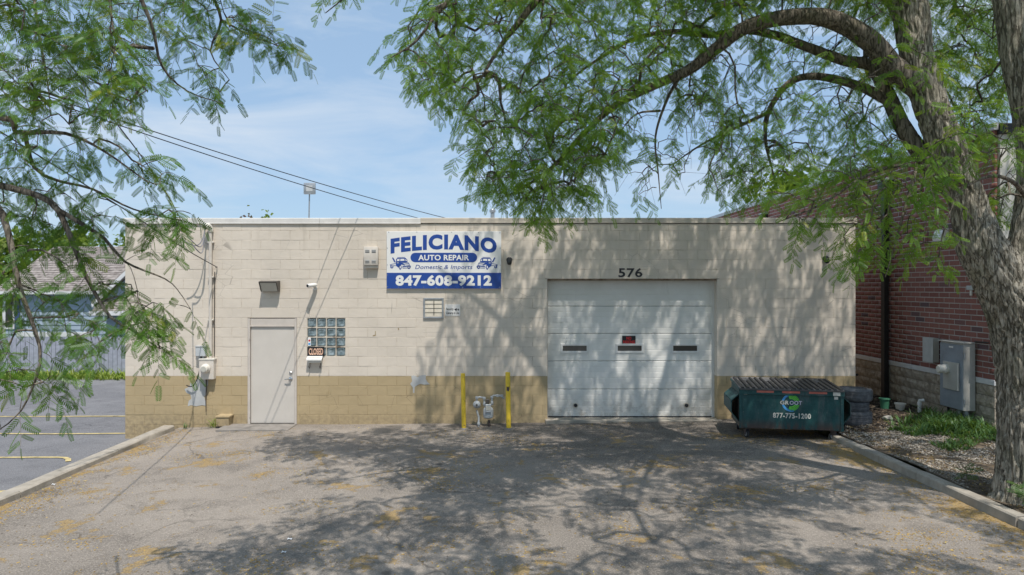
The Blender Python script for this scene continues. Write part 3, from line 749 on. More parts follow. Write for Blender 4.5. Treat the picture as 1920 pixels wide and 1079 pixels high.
def stroke(mb, pts, wd, y):
    for a, b in zip(pts[:-1], pts[1:]):
        a = Vector((a[0], 0, a[1])); b = Vector((b[0], 0, b[1])); d = (b - a).normalized(); n = Vector((-d.z, 0, d.x)) * wd / 2
        q = [a + n, b + n, b - n, a - n]; mb.add([(p.x, y, p.z) for p in q], [(0, 1, 2, 3)])
def ell(cx, cy, rx, ry, n=18): return [(cx + rx * math.cos(2 * math.pi * k / n), cy + ry * math.sin(2 * math.pi * k / n)) for k in range(n)]
def flat(mb, poly, y): mb.add([(p[0], y, p[1]) for p in poly], [tuple(range(len(poly)))])
def truck(mirror):
    f = (lambda u: su(1875 - u)) if mirror else su
    T = lambda pts: [(f(a), sv(b)) for a, b in pts]
    b = MB(); wmb = MB(); c = MB(); y1, y2, y3 = SY - 0.002, SY - 0.003, SY - 0.004
    for pl in ([(192, 490), (208, 484), (246, 552), (226, 556)], [(250, 512), (266, 495), (388, 492), (411, 515), (417, 552), (330, 556), (250, 556)],
               [(245, 552), (300, 552), (332, 560), (366, 575), (362, 592), (330, 586), (302, 602), (290, 634), (250, 606)],
               [(268, 483), (378, 480), (378, 487), (268, 490)], [(160, 588), (182, 584), (186, 604), (172, 612)]):
        flat(b, T(pl), y1)
    for e in (ell(311, 625, 19, 36), ell(436, 628, 21, 23), ell(190, 622, 23, 20)): flat(b, T(e), y2)
    lw = 0.010
    for st in ([(182, 584), (247, 572)], [(182, 606), (247, 602)], [(330, 556), (432, 562), (448, 604)], [(370, 578), (372, 606)], [(372, 580), (432, 576)], [(335, 624), (458, 606), (463, 622), (446, 634), (345, 640)],
               [(292, 632), (300, 598), (332, 582), (366, 592)], [(345, 612), (440, 600)], [(215, 500), (240, 545)]):
        stroke(b, T(st), lw, y2)
    for pl in ([(266, 510), (302, 507), (299, 536), (263, 538)], [(312, 507), (368, 505), (374, 532), (313, 535)], [(385, 507), (405, 524), (406, 535), (389, 535)], [(262, 560), (290, 560), (292, 566), (262, 567)]): flat(wmb, T(pl), y3)
    for e in (ell(311, 625, 8, 20), ell(436, 626, 8, 9), ell(192, 620, 9, 8)): flat(wmb, T(e), y3)
    e_ = part('tow_truck_emblem', b, MT['signblue'], sg)
    part('emblem_highlight', wmb, MT['signwhite'], e_)
truck(False); truck(True)
for u, v in [(128, 905), (288, 912), (465, 918), (648, 914), (825, 918), (1003, 904), (1208, 916), (1465, 911), (1745, 915), (128, 737), (1050, 722)]:
    mb = MB(); mb.lathe([(0.009, 0), (0.009, -0.004)], (su(u), SY, sv(v)), 'y', 8); part('screw', mb, MT['chrome'], sg)
for u, v in [(145, 122), (550, 120), (1050, 122), (1440, 125), (1745, 130), (126, 350), (1750, 350), (126, 592), (1750, 596)]:
    mb = MB(); mb.lathe([(0.009, 0), (0.009, -0.004)], (su(u), SY, sv(v)), 'y', 8); part('screw', mb, MT['greymetal'], sg)

def plate(name, label, cat, x0, x1, y0, y1, m, dep=0.006, Y=WY):
    o = thing(name, label, cat, ((wx(x0, Y) + wx(x1, Y)) / 2, Y, wz(y1, Y)))
    mb = MB(); mb.box(wx(x0, Y), wx(x1, Y), Y - 0.004 - dep, Y - 0.004, wz(y1, Y), wz(y0, Y), 0.002); part('sign_panel', mb, m, o); return o, Y - 0.004 - dep
o, yf = plate('security_sign', 'small white security cameras in use notice beside the louvered vent', 'sign', 834.5, 863, 571, 592.5, MT['white'])
part('lettering', text_fit('Security', fx(836.5), fx(850.5), fz(583.2), fz(577.5), yf - 0.0015, bold=0.02), MT['black'], o)
part('lettering', text_fit('Cameras in Use', fx(836.5), fx(861), fz(589.6), fz(584.6), yf - 0.0015, bold=0.02), MT['black'], o)
mb = MB()
flat(mb, [(fx(a), fz(b)) for a, b in [(852, 580.2), (856.5, 578.4), (857.5, 580.6), (853, 582.2)]], yf - 0.0015)
flat(mb, [(fx(a), fz(b)) for a, b in ell(859.2, 581, 1.3, 2.0)], yf - 0.0015)
flat(mb, [(fx(a), fz(b)) for a, b in [(854, 582), (856, 581.4), (856.4, 583.2), (854.6, 583.4)]], yf - 0.0015)
part('camera_symbol', mb, MT['black'], o)
o, yf = plate('no_parking_sign', 'small black sign with red NO PARKING lettering on the overhead door', 'sign', 1166.5, 1191.5, 630, 646.2, MT['black'], 0.005, GY)
part('lettering', text_fit('NO', wx(1174.5, GY), wx(1183.5, GY), wz(637.6, GY), wz(631.6, GY), yf - 0.0015, bold=0.04), MT['red'], o)
part('lettering', text_fit('PARKING', wx(1168, GY), wx(1190.2, GY), wz(645, GY), wz(638.6, GY), yf - 0.0015, bold=0.04), MT['red'], o)
o, yf = plate('closed_sign', 'small black sign with pale CLOSED lettering on the glass block window', 'sign', 576.5, 608.5, 650.5, 668, MT['black'], 0.012, WY)
part('lettering', text_fit('CLOSED', fx(579.4), fx(606.2), fz(665.6), fz(653.2), yf - 0.002, bold=0.03), MT['orange'], o)

# ------------------------------------------------------------------ fittings on the street wall
o = thing('mailbox', 'white wall mailbox with two curled newspaper hooks under the closed sign', 'mailbox', (fx(591), WY, fz(681)))
mb = MB(); mb.box(fx(579), fx(604), WY - 0.10, WY - 0.004, fz(680), fz(669.5), 0.01); part('box_body', mb, MT['offwhite'], o)
mb = MB(); mb.prism([(WY - 0.004, fz(667.6)), (WY - 0.06, fz(668.4)), (WY - 0.12, fz(672.5)), (WY - 0.125, fz(675)), (WY - 0.112, fz(675)), (WY - 0.06, fz(670.5)), (WY - 0.004, fz(669.4))], fx(577.3), fx(605.8), 'yz'); part('lid', mb, MT['white'], o)
for xx in (581.5, 601.5):
    x = fx(xx); pts = [(x, WY - 0.01, fz(680)), (x, WY - 0.02, fz(684))] + [(x - 0.0 , WY - 0.055 + 0.045 * math.cos(a), fz(686) - 0.05 * math.sin(a)) for a in np.linspace(0.2, 3.4, 8)]
    mb = MB(); mb.tube(pts, 0.006, 6); part('newspaper_hook', mb, MT['bronze'], o)
# flood light over the entry door
o = thing('flood_light', 'dark bronze wall pack flood light above the entry door', 'light fixture', (fx(509), WY, fz(547)))
x0, x1 = fx(492.5), fx(525.5); zt, zb = fz(527.5), fz(547)
mb = MB(); mb.prism([(WY - 0.004, zb + 0.01), (WY - 0.004, zt), (WY - 0.05, zt + 0.006), (WY - 0.235, zt - 0.012), (WY - 0.235, zt - 0.035), (WY - 0.10, zt - 0.03), (WY - 0.055, zb)], x0 + 0.012, x1 - 0.012, 'yz'); part('housing', mb, MT['bronze'], o)
for xa in (x0, x1 - 0.013):
    mb = MB(); mb.prism([(WY - 0.004, zb), (WY - 0.004, zt + 0.003), (WY - 0.05, zt + 0.009), (WY - 0.24, zt - 0.009), (WY - 0.24, zt - 0.04), (WY - 0.12, zb)], xa, xa + 0.013, 'yz'); part('side_plate', mb, MT['bronze'], o)
mb = MB(); mb.prism([(WY - 0.225, zt - 0.042), (WY - 0.218, zt - 0.036), (WY - 0.07, zb + 0.014), (WY - 0.112, zb + 0.004)], x0 + 0.02, x1 - 0.02, 'yz'); part('lens', mb, MT['lens'], o)
# bullet camera
o = thing('bullet_camera', 'white bullet security camera between the flood light and the sign', 'security camera', (fx(590), WY, fz(540)))
mb = MB(); mb.lathe([(0.045, 0), (0.045, -0.02), (0.03, -0.028)], (fx(591), WY - 0.002, fz(541)), 'y', 16); part('mount', mb, MT['white'], o, 35)
mb = MB(); mb.tube([(fx(591), WY - 0.02, fz(541)), (fx(590.5), WY - 0.09, fz(539)), (fx(590), WY - 0.12, fz(536))], 0.012, 8); part('arm', mb, MT['offwhite'], o, 40)
mb = MB(); mb.tube([(fx(594.5), WY - 0.05, fz(534.5)), (fx(592), WY - 0.09, fz(535)), (fx(583.5), WY - 0.24, fz(536.3)), (fx(583.1), WY - 0.25, fz(536.4))], [0.03, 0.042, 0.042, 0.034], 14); part('camera_body', mb, MT['white'], o, 40)
mb = MB(); mb.tube([(fx(583.1), WY - 0.251, fz(536.4)), (fx(582.9), WY - 0.256, fz(536.5))], 0.028, 12); part('camera_lens', mb, MT['black'], o)
def dome_cam(name, label, px, py):
    x, z = fx(px), fz(py)
    o = thing(name, label, 'security camera', (x, WY, z))
    mb = MB(); mb.lathe([(0.062, 0), (0.062, -0.03), (0.05, -0.045), (0.038, -0.05)], (x, WY - 0.002, z + 0.02), 'y', 20); part('mount', mb, MT['blackpl'], o, 35)
    mb = MB(); mb.lathe([(0.0, -0.085), (0.03, -0.078), (0.046, -0.055), (0.052, -0.02), (0.046, 0.01), (0.03, 0.035)], (x, WY - 0.075, z - 0.005), 'z', 18); part('camera_body', mb, MT['blackpl'], o, 60)
    mb = MB(); mb.lathe([(0.024, 0), (0.024, -0.01), (0.015, -0.014)], (x, WY - 0.123, z - 0.03), 'y', 14); part('camera_lens', mb, MT['darkglass'], o, 35)
dome_cam('turret_camera', 'black turret security camera just right of the big sign', 955, 489.5)
dome_cam('turret_camera', 'black turret security camera at the far right end of the wall', 1547.5, 487)
# square vent
o = thing('wall_vent', 'square cream vent cover with four small slots left of the big sign', 'vent', (fx(697), WY, fz(504)))
mb = MB(); mb.box(fx(684), fx(710.5), WY - 0.13, WY - 0.003, fz(498.5), fz(463.5), 0.018); part('cover', mb, MT['ventwhite'], o, 40)
mb = MB(); mb.box(fx(685.5), fx(709.5), WY - 0.10, WY - 0.003, fz(503.5), fz(498.6), 0.01); part('lower_lip', mb, MT['ventwhite'], o, 40)
for a, b in ((691, 472.2), (703, 472.2), (691, 491.5), (703, 491.5)):
    mb = MB(); mb.box(fx(a - 4), fx(a + 4), WY - 0.1318, WY - 0.12, fz(b + 3.2), fz(b - 3.2)); part('slot', mb, MT['greypaint'], o)
    for q in (-1.4, 1.2):
        mb = MB(); mb.prism([(WY - 0.132, fz(b + q)), (WY - 0.137, fz(b + q + 0.6)), (WY - 0.133, fz(b + q + 1.2))], fx(a - 3.8), fx(a + 3.8), 'yz'); part('fin', mb, MT['bronze'], o)
# louvered vent
o = thing('louvered_vent', 'metal framed louvered vent opening below the big sign', 'vent', (fx(812.5), WY, fz(597)))
x0, x1, z0, z1 = fx(794), fx(832), fz(597.5), fz(559)
fr = MB(); t = 0.036
fr.box(x0, x1, WY - 0.03, WY - 0.002, z0, z0 + t, 0.004); fr.box(x0, x1, WY - 0.03, WY - 0.002, z1 - t, z1, 0.004); fr.box(x0, x0 + t, WY - 0.029, WY - 0.002, z0 + t, z1 - t); fr.box(x1 - t, x1, WY - 0.029, WY - 0.002, z0 + t, z1 - t)
part('frame', fr, MT['greymetal'], o)
mb = MB(); mb.box(x0 + t, x1 - t, WY - 0.006, WY - 0.002, z0 + t, z1 - t); part('backing', mb, MT['louver'], o)
nl = 4
for k in range(nl):
    za = z0 + t + (z1 - z0 - 2 * t) * k / nl; zb2 = z0 + t + (z1 - z0 - 2 * t) * (k + 1) / nl
    mb = MB(); mb.prism([(WY - 0.024, za + 0.004), (WY - 0.020, za), (WY - 0.008, zb2 - 0.002), (WY - 0.012, zb2)], x0 + t, x1 - t, 'yz'); part('louver', mb, MT['louver'], o)
mb = MB(); mb.box(fx(813.2), fx(814.4), WY - 0.028, WY - 0.02, z0 + t + 0.03, z1 - t - 0.02); part('tie_rod', mb, MT['bronze'], o)
# low vent hood on the pavement
o = thing('vent_hood', 'low tan metal vent hood at the foot of the wall left of the door', 'vent', (fx(424), WY, gz(-5.7)))
gh = gz(-5.7) - 0.03
mb = MB(); mb.prism([(WY - 0.004, gh), (WY - 0.004, fz(776)), (WY - 0.20, fz(779)), (WY - 0.22, fz(781.5)), (WY - 0.21, fz(796)), (WY - 0.17, fz(796)), (WY - 0.17, gh)], fx(413.5), fx(436.5), 'yz'); part('hood', mb, MT['tan'], o)
mb = MB(); mb.box(fx(412), fx(438.5), WY - 0.235, WY - 0.003, fz(779.5), fz(777), 0.003); part('hood_lid', mb, MT['tan'], o)
mb = MB(); mb.box(fx(412), fx(432), WY - 0.215, WY - 0.17, gh, fz(797)); part('grille', mb, MT['darkgap'], o)

# ------------------------------------------------------------------ electric service
o = thing('service_mast', 'pale conduit with looped cables feeding the electric meter left of the door', 'electric service', (fx(397), WY, fz(675)))
cx_, cyy = fx(397), WY - 0.06
mb = MB(); mb.tube([(cx_, cyy, fz(672)), (cx_, cyy, fz(432))], 0.034, 14); part('conduit', mb, MT['ventwhite'], o, 60)
mb = MB(); mb.tube([(cx_ + 0.005, cyy, fz(436)), (cx_, cyy, fz(429)), (cx_ - 0.03, cyy - 0.04, fz(424.5)), (cx_ - 0.075, cyy - 0.10, fz(427))], [0.045, 0.058, 0.066, 0.06], 14); part('weatherhead', mb, MT['offwhite'], o, 60)
mb = MB(); mb.tube([(cx_ - 0.07, cyy - 0.105, fz(427.5)), (cx_ - 0.078, cyy - 0.118, fz(428.5))], 0.052, 12); part('weatherhead_mouth', mb, MT['black'], o)
def loop(a, c1, c2, b, n=16):
    a, c1, c2, b = map(Vector, (a, c1, c2, b)); r = []
    for i in range(n + 1):
        t = i / n; s = 1 - t; r.append(a * s ** 3 + c1 * 3 * s * s * t + c2 * 3 * s * t * t + b * t ** 3)
    return r
mouth = (cx_ - 0.07, cyy - 0.10, fz(428))
splice = P(368, 451, WY - 0.30)
for k, (ex, ey, dy) in enumerate([(342, 449, 0.55), (352, 444, 0.62), (358, 455, 0.5)]):
    e = P(ex, ey, WY - dy)
    mb = MB(); mb.tube(loop(mouth, Vector(mouth) + Vector((-0.02, -0.06, -0.42 - 0.1 * k)), e + Vector((0.22, 0.1, -0.22 - 0.06 * k)), e), 0.011, 6); part('drip_loop', mb, MT['greycable'], o, 60)
mb = MB(); mb.tube([(fx(403.5), WY - 0.03, fz(510)), (fx(403), WY - 0.02, fz(560)), (fx(402.5), WY - 0.02, fz(668))], 0.010, 6); part('ground_wire', mb, MT['bronze'], o, 60)
for yy in (455, 520, 600):
    mb = MB(); mb.box(cx_ - 0.06, cx_ + 0.06, WY - 0.07, WY - 0.003, fz(yy) - 0.014, fz(yy) + 0.014, 0.004); part('strap', mb, MT['offwhite'], o)
o = thing('electric_meter', 'round glass electric meter on a cream box at the foot of the conduit', 'electric meter', (fx(391), WY, fz(711)))
mb = MB(); mb.box(fx(378), fx(405.5), WY - 0.13, WY - 0.003, fz(710.5), fz(673), 0.012); part('meter_box', mb, MT['ventwhite'], o)
mb = MB(); mb.box(fx(377), fx(406.5), WY - 0.14, WY - 0.003, fz(674.5), fz(671.5), 0.004); part('box_lid', mb, MT['offwhite'], o)
mb = MB(); mb.lathe([(0.098, 0), (0.098, -0.035), (0.085, -0.05), (0.085, -0.09), (0.074, -0.115), (0.05, -0.125)], (fx(391), WY - 0.128, fz(690)), 'y', 24); part('meter_dial', mb, MT['offwhite'], o, 40)
mb = MB(); mb.lathe([(0.055, 0), (0.055, -0.005)], (fx(391), WY - 0.253, fz(690)), 'y', 20); part('dial_face', mb, MT['lens'], o, 40)
mb = MB(); mb.tube([(fx(389), WY - 0.05, fz(711)), (fx(388.5), WY - 0.04, fz(730)), (fx(387), WY - 0.03, fz(748)), (fx(387.5), WY - 0.03, fz(772))], [0.018, 0.014, 0.011, 0.008], 8); part('ground_lead', mb, MT['bronze'], o, 60)
o = thing('junction_box', 'small pale grey junction box with a black cable left of the conduit', 'junction box', (fx(380), WY, fz(670)))
mb = MB(); mb.box(fx(371), fx(388.8), WY - 0.12, WY - 0.003, fz(667.5), fz(649.5), 0.008); part('box_body', mb, M('pale_blue_grey_box', (0.50, 0.53, 0.55), 0.45, 0.06, 9), o)
mb = MB(); mb.box(fx(370.2), fx(389.6), WY - 0.128, WY - 0.003, fz(650.4), fz(648)); part('box_lid', mb, MT['greypaint'], o)
mb = MB(); mb.tube(loop((fx(380), WY - 0.06, fz(668)), (fx(379), WY - 0.1, fz(690)), (fx(374), WY - 0.1, fz(735)), (fx(352), WY - 0.06, fz(722)), 20), 0.011, 6); part('cable', mb, MT['wire'], o, 60)
mb = MB(); mb.tube([(fx(377), WY - 0.06, fz(668)), (fx(377), WY - 0.06, fz(672))], 0.02, 8); mb.tube([(fx(383.5), WY - 0.06, fz(668)), (fx(383.5), WY - 0.06, fz(673))], 0.02, 8); part('cable_gland', mb, MT['greymetal'], o)

# ------------------------------------------------------------------ gas meter and bollards
gx_ = fx(912); gy = WY - 0.28
o = thing('gas_meter', 'grey gas meter with regulator and pipes between two yellow bollards', 'gas meter', (gx_, gy, gz(gx_)))
Gp = lambda px, py, d=0.0: (wx(px, gy - d), gy - d, wz(py, gy - d))
mb = MB()
prof = [(0.07, 0.0), (0.098, 0.02), (0.105, 0.06), (0.105, 0.17), (0.09, 0.21), (0.055, 0.235)]
c0 = Gp(915.5, 784.5); mb.lathe(prof, c0, 'z', 22)
mb.v = [(v[0], c0[1] + (v[1] - c0[1]) * 0.85, v[2]) for v in mb.v]; part('meter_body', mb, MT['meter'], o, 40)
mb = MB(); mb.box(*[Gp(910.5, 0)[0], Gp(921, 0)[0]], gy - 0.115, gy - 0.02, Gp(0, 772)[2], Gp(0, 757)[2], 0.008); part('index_housing', mb, MT['meter'], o)
mb = MB(); mb.box(Gp(911.5, 0)[0], Gp(920, 0)[0], gy - 0.118, gy - 0.113, Gp(0, 768)[2], Gp(0, 760)[2]); part('index_window', mb, MT['lens'], o)
mb = MB(); mb.box(Gp(911, 0)[0], Gp(918, 0)[0], gy - 0.09, gy - 0.03, Gp(0, 756)[2], Gp(0, 748)[2], 0.004); part('index_cap', mb, MT['bronze'], o)
for pts in ([Gp(908.5, 762), Gp(908, 746.5)], [Gp(922.5, 760), Gp(922.5, 744), Gp(926, 742), Gp(941.5, 742.5), Gp(944, 747), (Gp(944, 747)[0], WY - 0.05, Gp(944, 750)[2])], [Gp(908, 746.5), Gp(899, 745), Gp(894, 746), Gp(894, 757)], [Gp(894, 770), Gp(897.5, 782), Gp(897.5, 806)]):
    mb = MB(); mb.tube(pts, 0.021, 10); part('pipe', mb, MT['meter'], o, 60)
for q in (Gp(908, 747), Gp(894, 746), Gp(922.5, 745), Gp(941, 742.5), Gp(897.5, 795), Gp(922.5, 755), Gp(908.5, 757), Gp(933, 742.3)):
    mb = MB(); mb.lathe([(0.02, -0.025), (0.033, -0.02), (0.033, 0.02), (0.02, 0.025)], q, 'z', 10); part('fitting', mb, MT['meter'], o, 40)
mb = MB(); q = Gp(894, 759, 0.0); mb.lathe([(0.03, 0.05), (0.075, 0.03), (0.08, 0.0), (0.075, -0.02), (0.045, -0.05), (0.02, -0.055)], q, 'y', 22); part('regulator', mb, MT['meter'], o, 45)
mb = MB(); mb.lathe([(0.022, 0), (0.022, -0.025)], (q[0], q[1] - 0.055, q[2]), 'y', 12); part('regulator_cap', mb, MT['bronze'], o)
mb = MB(); mb.lathe([(0.035, -0.12), (0.022, -0.02), (0.022, 0.02)], Gp(917, 790), 'z', 10); part('drip_leg', mb, MT['rust'], o)
def bollard(px, pyb, pyt, wd, Y, label, chip):
    x = wx(px, Y); g0 = gz(x); z1 = wz(pyt, Y); r = wd / 2 / F * Y
    o = thing('bollard', label, 'bollard', (x, Y, g0), 'yellow bollards guarding the gas meter')
    mb = MB(); mb.tube([(x + 0.02, Y, g0 - 0.05), (x, Y, z1 - 0.01), (x, Y, z1)], [r, r, r * 0.93], 18); part('post', mb, MT['yellow'], o, 50)
    mb = MB(); mb.lathe([(r + 0.004, 0.02), (r + 0.05, 0.012), (r + 0.07, -0.03)], (x + 0.02, Y, g0), 'z', 14); part('footing', mb, MT['concrete2'], o, 30)
    if chip:
        mb = MB(); n = 5; vs = []
        for j, zz in enumerate((wz(733, Y), wz(725, Y))):
            for k in range(n):
                a = R(-90) + R(-28 + 70 * k / (n - 1)); vs.append((x + (r + 0.003) * math.cos(a), Y + (r + 0.003) * math.sin(a), zz + 0.012 * math.sin(k * 2 + j)))
        mb.add(vs, [(k, k + 1, n + k + 1, n + k) for k in range(n - 1)]); part('rust_chip', mb, MT['rust'], o)
bollard(868, 806, 700.5, 8.4, WY - 0.52, 'clean yellow steel bollard left of the gas meter', False)
bollard(952, 806, 698.5, 9.0, WY - 0.58, 'yellow steel bollard with a rusty chip right of the gas meter', True)

# ------------------------------------------------------------------ roof items and overhead wires
Yp = 17.0
o = thing('roof_antenna', 'square grey panel antenna on a thin pole above the roof', 'antenna', (wx(580, Yp), Yp, 4.08))
mb = MB(); mb.tube([(wx(578.5, Yp), Yp, 4.07), (wx(580.5, Yp), Yp, wz(352, Yp))], 0.018, 8); part('pole', mb, MT['greymetal'], o, 60)
mb = MB(); mb.box(wx(571, Yp), wx(593, Yp), Yp - 0.10, Yp - 0.03, wz(365.5, Yp), wz(344, Yp), 0.02); part('antenna_panel', mb, MT['greymetal'], o, 40)
mb = MB(); mb.box(wx(576, Yp), wx(588, Yp), Yp - 0.104, Yp - 0.098, wz(360, Yp), wz(349, Yp)); part('panel_badge', mb, MT['greypaint'], o)
Yp = 18.5
o = thing('roof_flue', 'short round metal flue with a cap on the flat roof', 'flue', (wx(923.5, Yp), Yp, 4.08))
mb = MB(); mb.lathe([(0.055, 0), (0.055, wz(399, Yp) - 4.08)], (wx(923.5, Yp), Yp, 4.07), 'z', 14); part('flue_pipe', mb, MT['greymetal'], o, 40)
mb = MB(); mb.lathe([(0.075, 0), (0.085, 0.04), (0.085, 0.07), (0.06, 0.10)], (wx(923.5, Yp), Yp, wz(399, Yp)), 'z', 14); part('flue_cap', mb, MT['greymetal'], o, 40)
def wire(name, label, a, b, sag, r=0.012, m='wire', cat='cable', group=None):
    pts = []
    for i in range(25):
        t = i / 24; q = a.lerp(b, t); q.z -= sag * 4 * t * (1 - t); pts.append(q)
    mb = MB(); mb.tube(pts, r, 6)
    o = part(name, mb, MT[m], None, 60); return props(o, label, cat, group)
aw = P(220, 196, 9.8); bw_ = P(842, 411, 16.8); d_ = (aw - bw_)
wire('power_line', 'upper of the two black overhead wires sloping down to the roof', bw_, bw_ + d_ * 1.9, 0.22, 0.0075, group='overhead wires to the roof')
aw = P(232, 212, 9.8); bw_ = P(790, 411, 16.8); d_ = (aw - bw_)
wire('power_line', 'lower of the two black overhead wires sloping down to the roof', bw_, bw_ + d_ * 1.9, 0.20, 0.0075, group='overhead wires to the roof')
a = P(345, 389, WY - 2.0); b = P(352, 446, WY - 0.6); c = P(206, 216, 8.6)
mb = MB(); mb.tube(loop(P(352, 444, WY - 0.62), P(330, 385, WY - 2.2), P(290, 322, 10.6), c, 20) + [c + (c - P(290, 322, 10.6)) * 1.2], 0.009, 6)
props(part('service_drop', mb, MT['wire'], None, 60), 'thick black service cable dropping steeply to the conduit head', 'cable')
mb = MB(); e1 = P(407, 501.5, WY - 0.03); s1 = P(232, 392, 11.0)
mb.tube([e1, e1.lerp(s1, 0.3) + Vector((0, 0, -0.03)), e1.lerp(s1, 0.6) + Vector((0, 0, -0.03)), s1, s1 + (s1 - e1) * 0.8], 0.009, 6)
o = props(part('guy_wire', mb, MT['wire'], None, 60), 'thin dark wire tied to a hook on the wall beside the conduit', 'cable')
mb = MB(); mb.tube([(fx(407), WY, fz(501)), (fx(407.5), WY - 0.05, fz(501.5)), (fx(406), WY - 0.06, fz(503))], 0.008, 6); part('wall_hook', mb, MT['bronze'], o)
#==NEIGHBOURS==
# ------------------------------------------------------------------ brick building on the right
BX, BY0, BY1 = 8.6, 11.9, 34.0
ZS0, ZS1, ZTOP = 1.165, 1.258, 5.62
bb = thing('brick_building', 'dark red brick building with split faced block base and grey coping at right', 'building', (BX, BY0, 0.3))
bl_, bh_, bj = 0.305, 0.1016, 0.017
mb = MB(); mb.box(BX + 0.0035, BX + 0.25, BY0 + 0.0035, BY1, ZS1 - 0.02, ZTOP); part('wall_core', mb, MT['brickmortar'], bb)
mb = MB(); mb.box(BX + 0.25, 16.0, BY0 + 0.007, BY0 + 0.25, ZS1 - 0.02, 3.45); part('front_core', mb, MT['brickmortar'], bb)
mb = MB(); mb.box(BX + 0.25, 16.0, BY0 + 0.25, BY1, ZTOP - 0.25, ZTOP - 0.1); mb.box(15.8, 16, BY0 + 0.26, BY1, -0.2, ZTOP - 0.26); part('roof', mb, MT['greypaint'], bb)
mb = MB(); mb.box(BX + 0.010, BX + 0.24, BY0 + 0.012, BY1, -0.3, ZS0 + 0.01); mb.box(BX + 0.24, 16, BY0 + 0.012, BY0 + 0.24, -0.3, ZS0 + 0.01); part('base_core', mb, MT['splitmortar'], bb)
def brick_side(y0, y1, z0, z1, dx=0.0):
    x0, x1 = BX + dx, BX + 0.05
    vs = [(x0, y0, z0), (x0, y1, z0), (x0, y1, z1), (x0, y0, z1), (x1, y0, z0), (x1, y1, z0), (x1, y1, z1), (x1, y0, z1)]
    return vs, [(0, 3, 2, 1), (0, 4, 7, 3), (1, 2, 6, 5), (3, 7, 6, 2), (0, 1, 5, 4)]
def brick_front(x0, x1, z0, z1, dy=0.0):
    y0, y1 = BY0 + dy, BY0 + 0.05
    vs = [(x0, y0, z0), (x1, y0, z0), (x1, y0, z1), (x0, y0, z1), (x0, y1, z0), (x1, y1, z0), (x1, y1, z1), (x0, y1, z1)]
    return vs, [(0, 1, 2, 3), (0, 3, 7, 4), (1, 5, 6, 2), (3, 2, 6, 7), (0, 4, 5, 1)]
side = []; front = []
k = 0; z = ZS1 + 0.006
while z + bh_ <= ZTOP + 0.02:
    z1 = min(z + bh_ - bj, ZTOP)
    y = BY0 + 0.0 if k % 2 == 0 else BY0 - bl_ / 2
    while y < BY1:
        a, b = max(y, BY0 + 0.001), min(y + bl_ - bj, BY1)
        if b - a > 0.02: side.append((a, b, z, z1))
        y += bl_
    if z1 < 3.46:
        x = BX + 0.052 if k % 2 else BX + 0.052 - bl_ / 2 + 0.05
        while x < 15.9:
            a, b = max(x, BX + 0.052), min(x + bl_ - bj, 16)
            if b - a > 0.02: front.append((a, b, z, z1))
            x += bl_
    z += bh_; k += 1
full = [c for c in side if abs(c[1] - c[0] - (bl_ - bj)) < 1e-3 and abs(c[3] - c[2] - (bh_ - bj)) < 1e-3]
full.sort(key=lambda c: c[0] + 0.6 * abs(c[2] - 2.6)); solo = set(full[:300])
vs, fs = brick_side(-(bl_ - bj) / 2, (bl_ - bj) / 2, -(bh_ - bj) / 2, (bh_ - bj) / 2); vs = [(v[0] - BX, v[1], v[2]) for v in vs]
bme = mesh_from('brick', vs, fs, MT['brick'])
for c in full[:300]:
    link_mesh('brick', bme, bb, Vector((BX + random.uniform(-0.002, 0.002), (c[0] + c[1]) / 2, (c[2] + c[3]) / 2)) - wloc(bb))
V = []; Fc = []; T = []
for c in side:
    if c in solo: continue
    vs, fs = brick_side(*c, dx=random.uniform(-0.002, 0.002)); b = len(V); V += vs; Fc += [[i + b for i in f] for f in fs]; T += [random.random()] * len(vs)
for c in front:
    vs, fs = brick_front(*c, dy=random.uniform(-0.002, 0.002)); b = len(V); V += vs; Fc += [[i + b for i in f] for f in fs]; T += [random.random()] * len(vs)
me = fast_mesh('outer_bricks', np.array(V) - np.array(wloc(bb)), np.array(Fc), MT['brick'], np.array(T))
link_mesh('outer_bricks', me, bb, kind='stuff')
mb = MB(); yy = BY0 - 0.02
while yy < BY1:
    mb.box(BX - 0.022, BX + 0.05, yy, min(yy + 0.80, BY1), ZS0, ZS1, 0.004); yy += 0.806
mb.box(BX + 0.052, 16, BY0 - 0.022, BY0 + 0.05, ZS0, ZS1, 0.004); part('limestone_band', mb, MT['limestone'], bb)
zz = ZS0 - 0.006; k = 0
SPL = []
while zz > 0.0:
    z0_ = zz - 0.19; y = BY0 - (0.2 if k % 2 else 0)
    while y < 20:
        a, b = max(y, BY0), y + 0.396
        if b - a > 0.05:
            n = 5; m_ = 3; vsb = []; fsb = []
            for i in range(n + 1):
                for j in range(m_ + 1):
                    ed_ = i in (0, n) or j in (0, m_)
                    vsb.append((BX - (0.0 if ed_ else random.uniform(0.008, 0.034)), a + (b - a) * i / n, z0_ + (zz - z0_) * j / m_))
            for i in range(n):
                for j in range(m_):
                    q = i * (m_ + 1) + j; fsb.append((q, q + 1, q + m_ + 2, q + m_ + 1))
            ring = [0, n * (m_ + 1), n * (m_ + 1) + m_, m_]; base = len(vsb)
            for r_ in ring: vsb.append((BX + 0.05, vsb[r_][1], vsb[r_][2]))
            for i in range(4): fsb.append((ring[i], ring[(i + 1) % 4], base + (i + 1) % 4, base + i))
            mb = MB(); mb.add(vsb, fsb); part('split_block', mb, MT['split'], bb)
        y += 0.402
    zz -= 0.2; k += 1
mb = MB(); mb.box(BX + 0.052, 16, BY0, BY0 + 0.05, 0.0, ZS0 - 0.006); part('front_base', mb, MT['split'], bb)
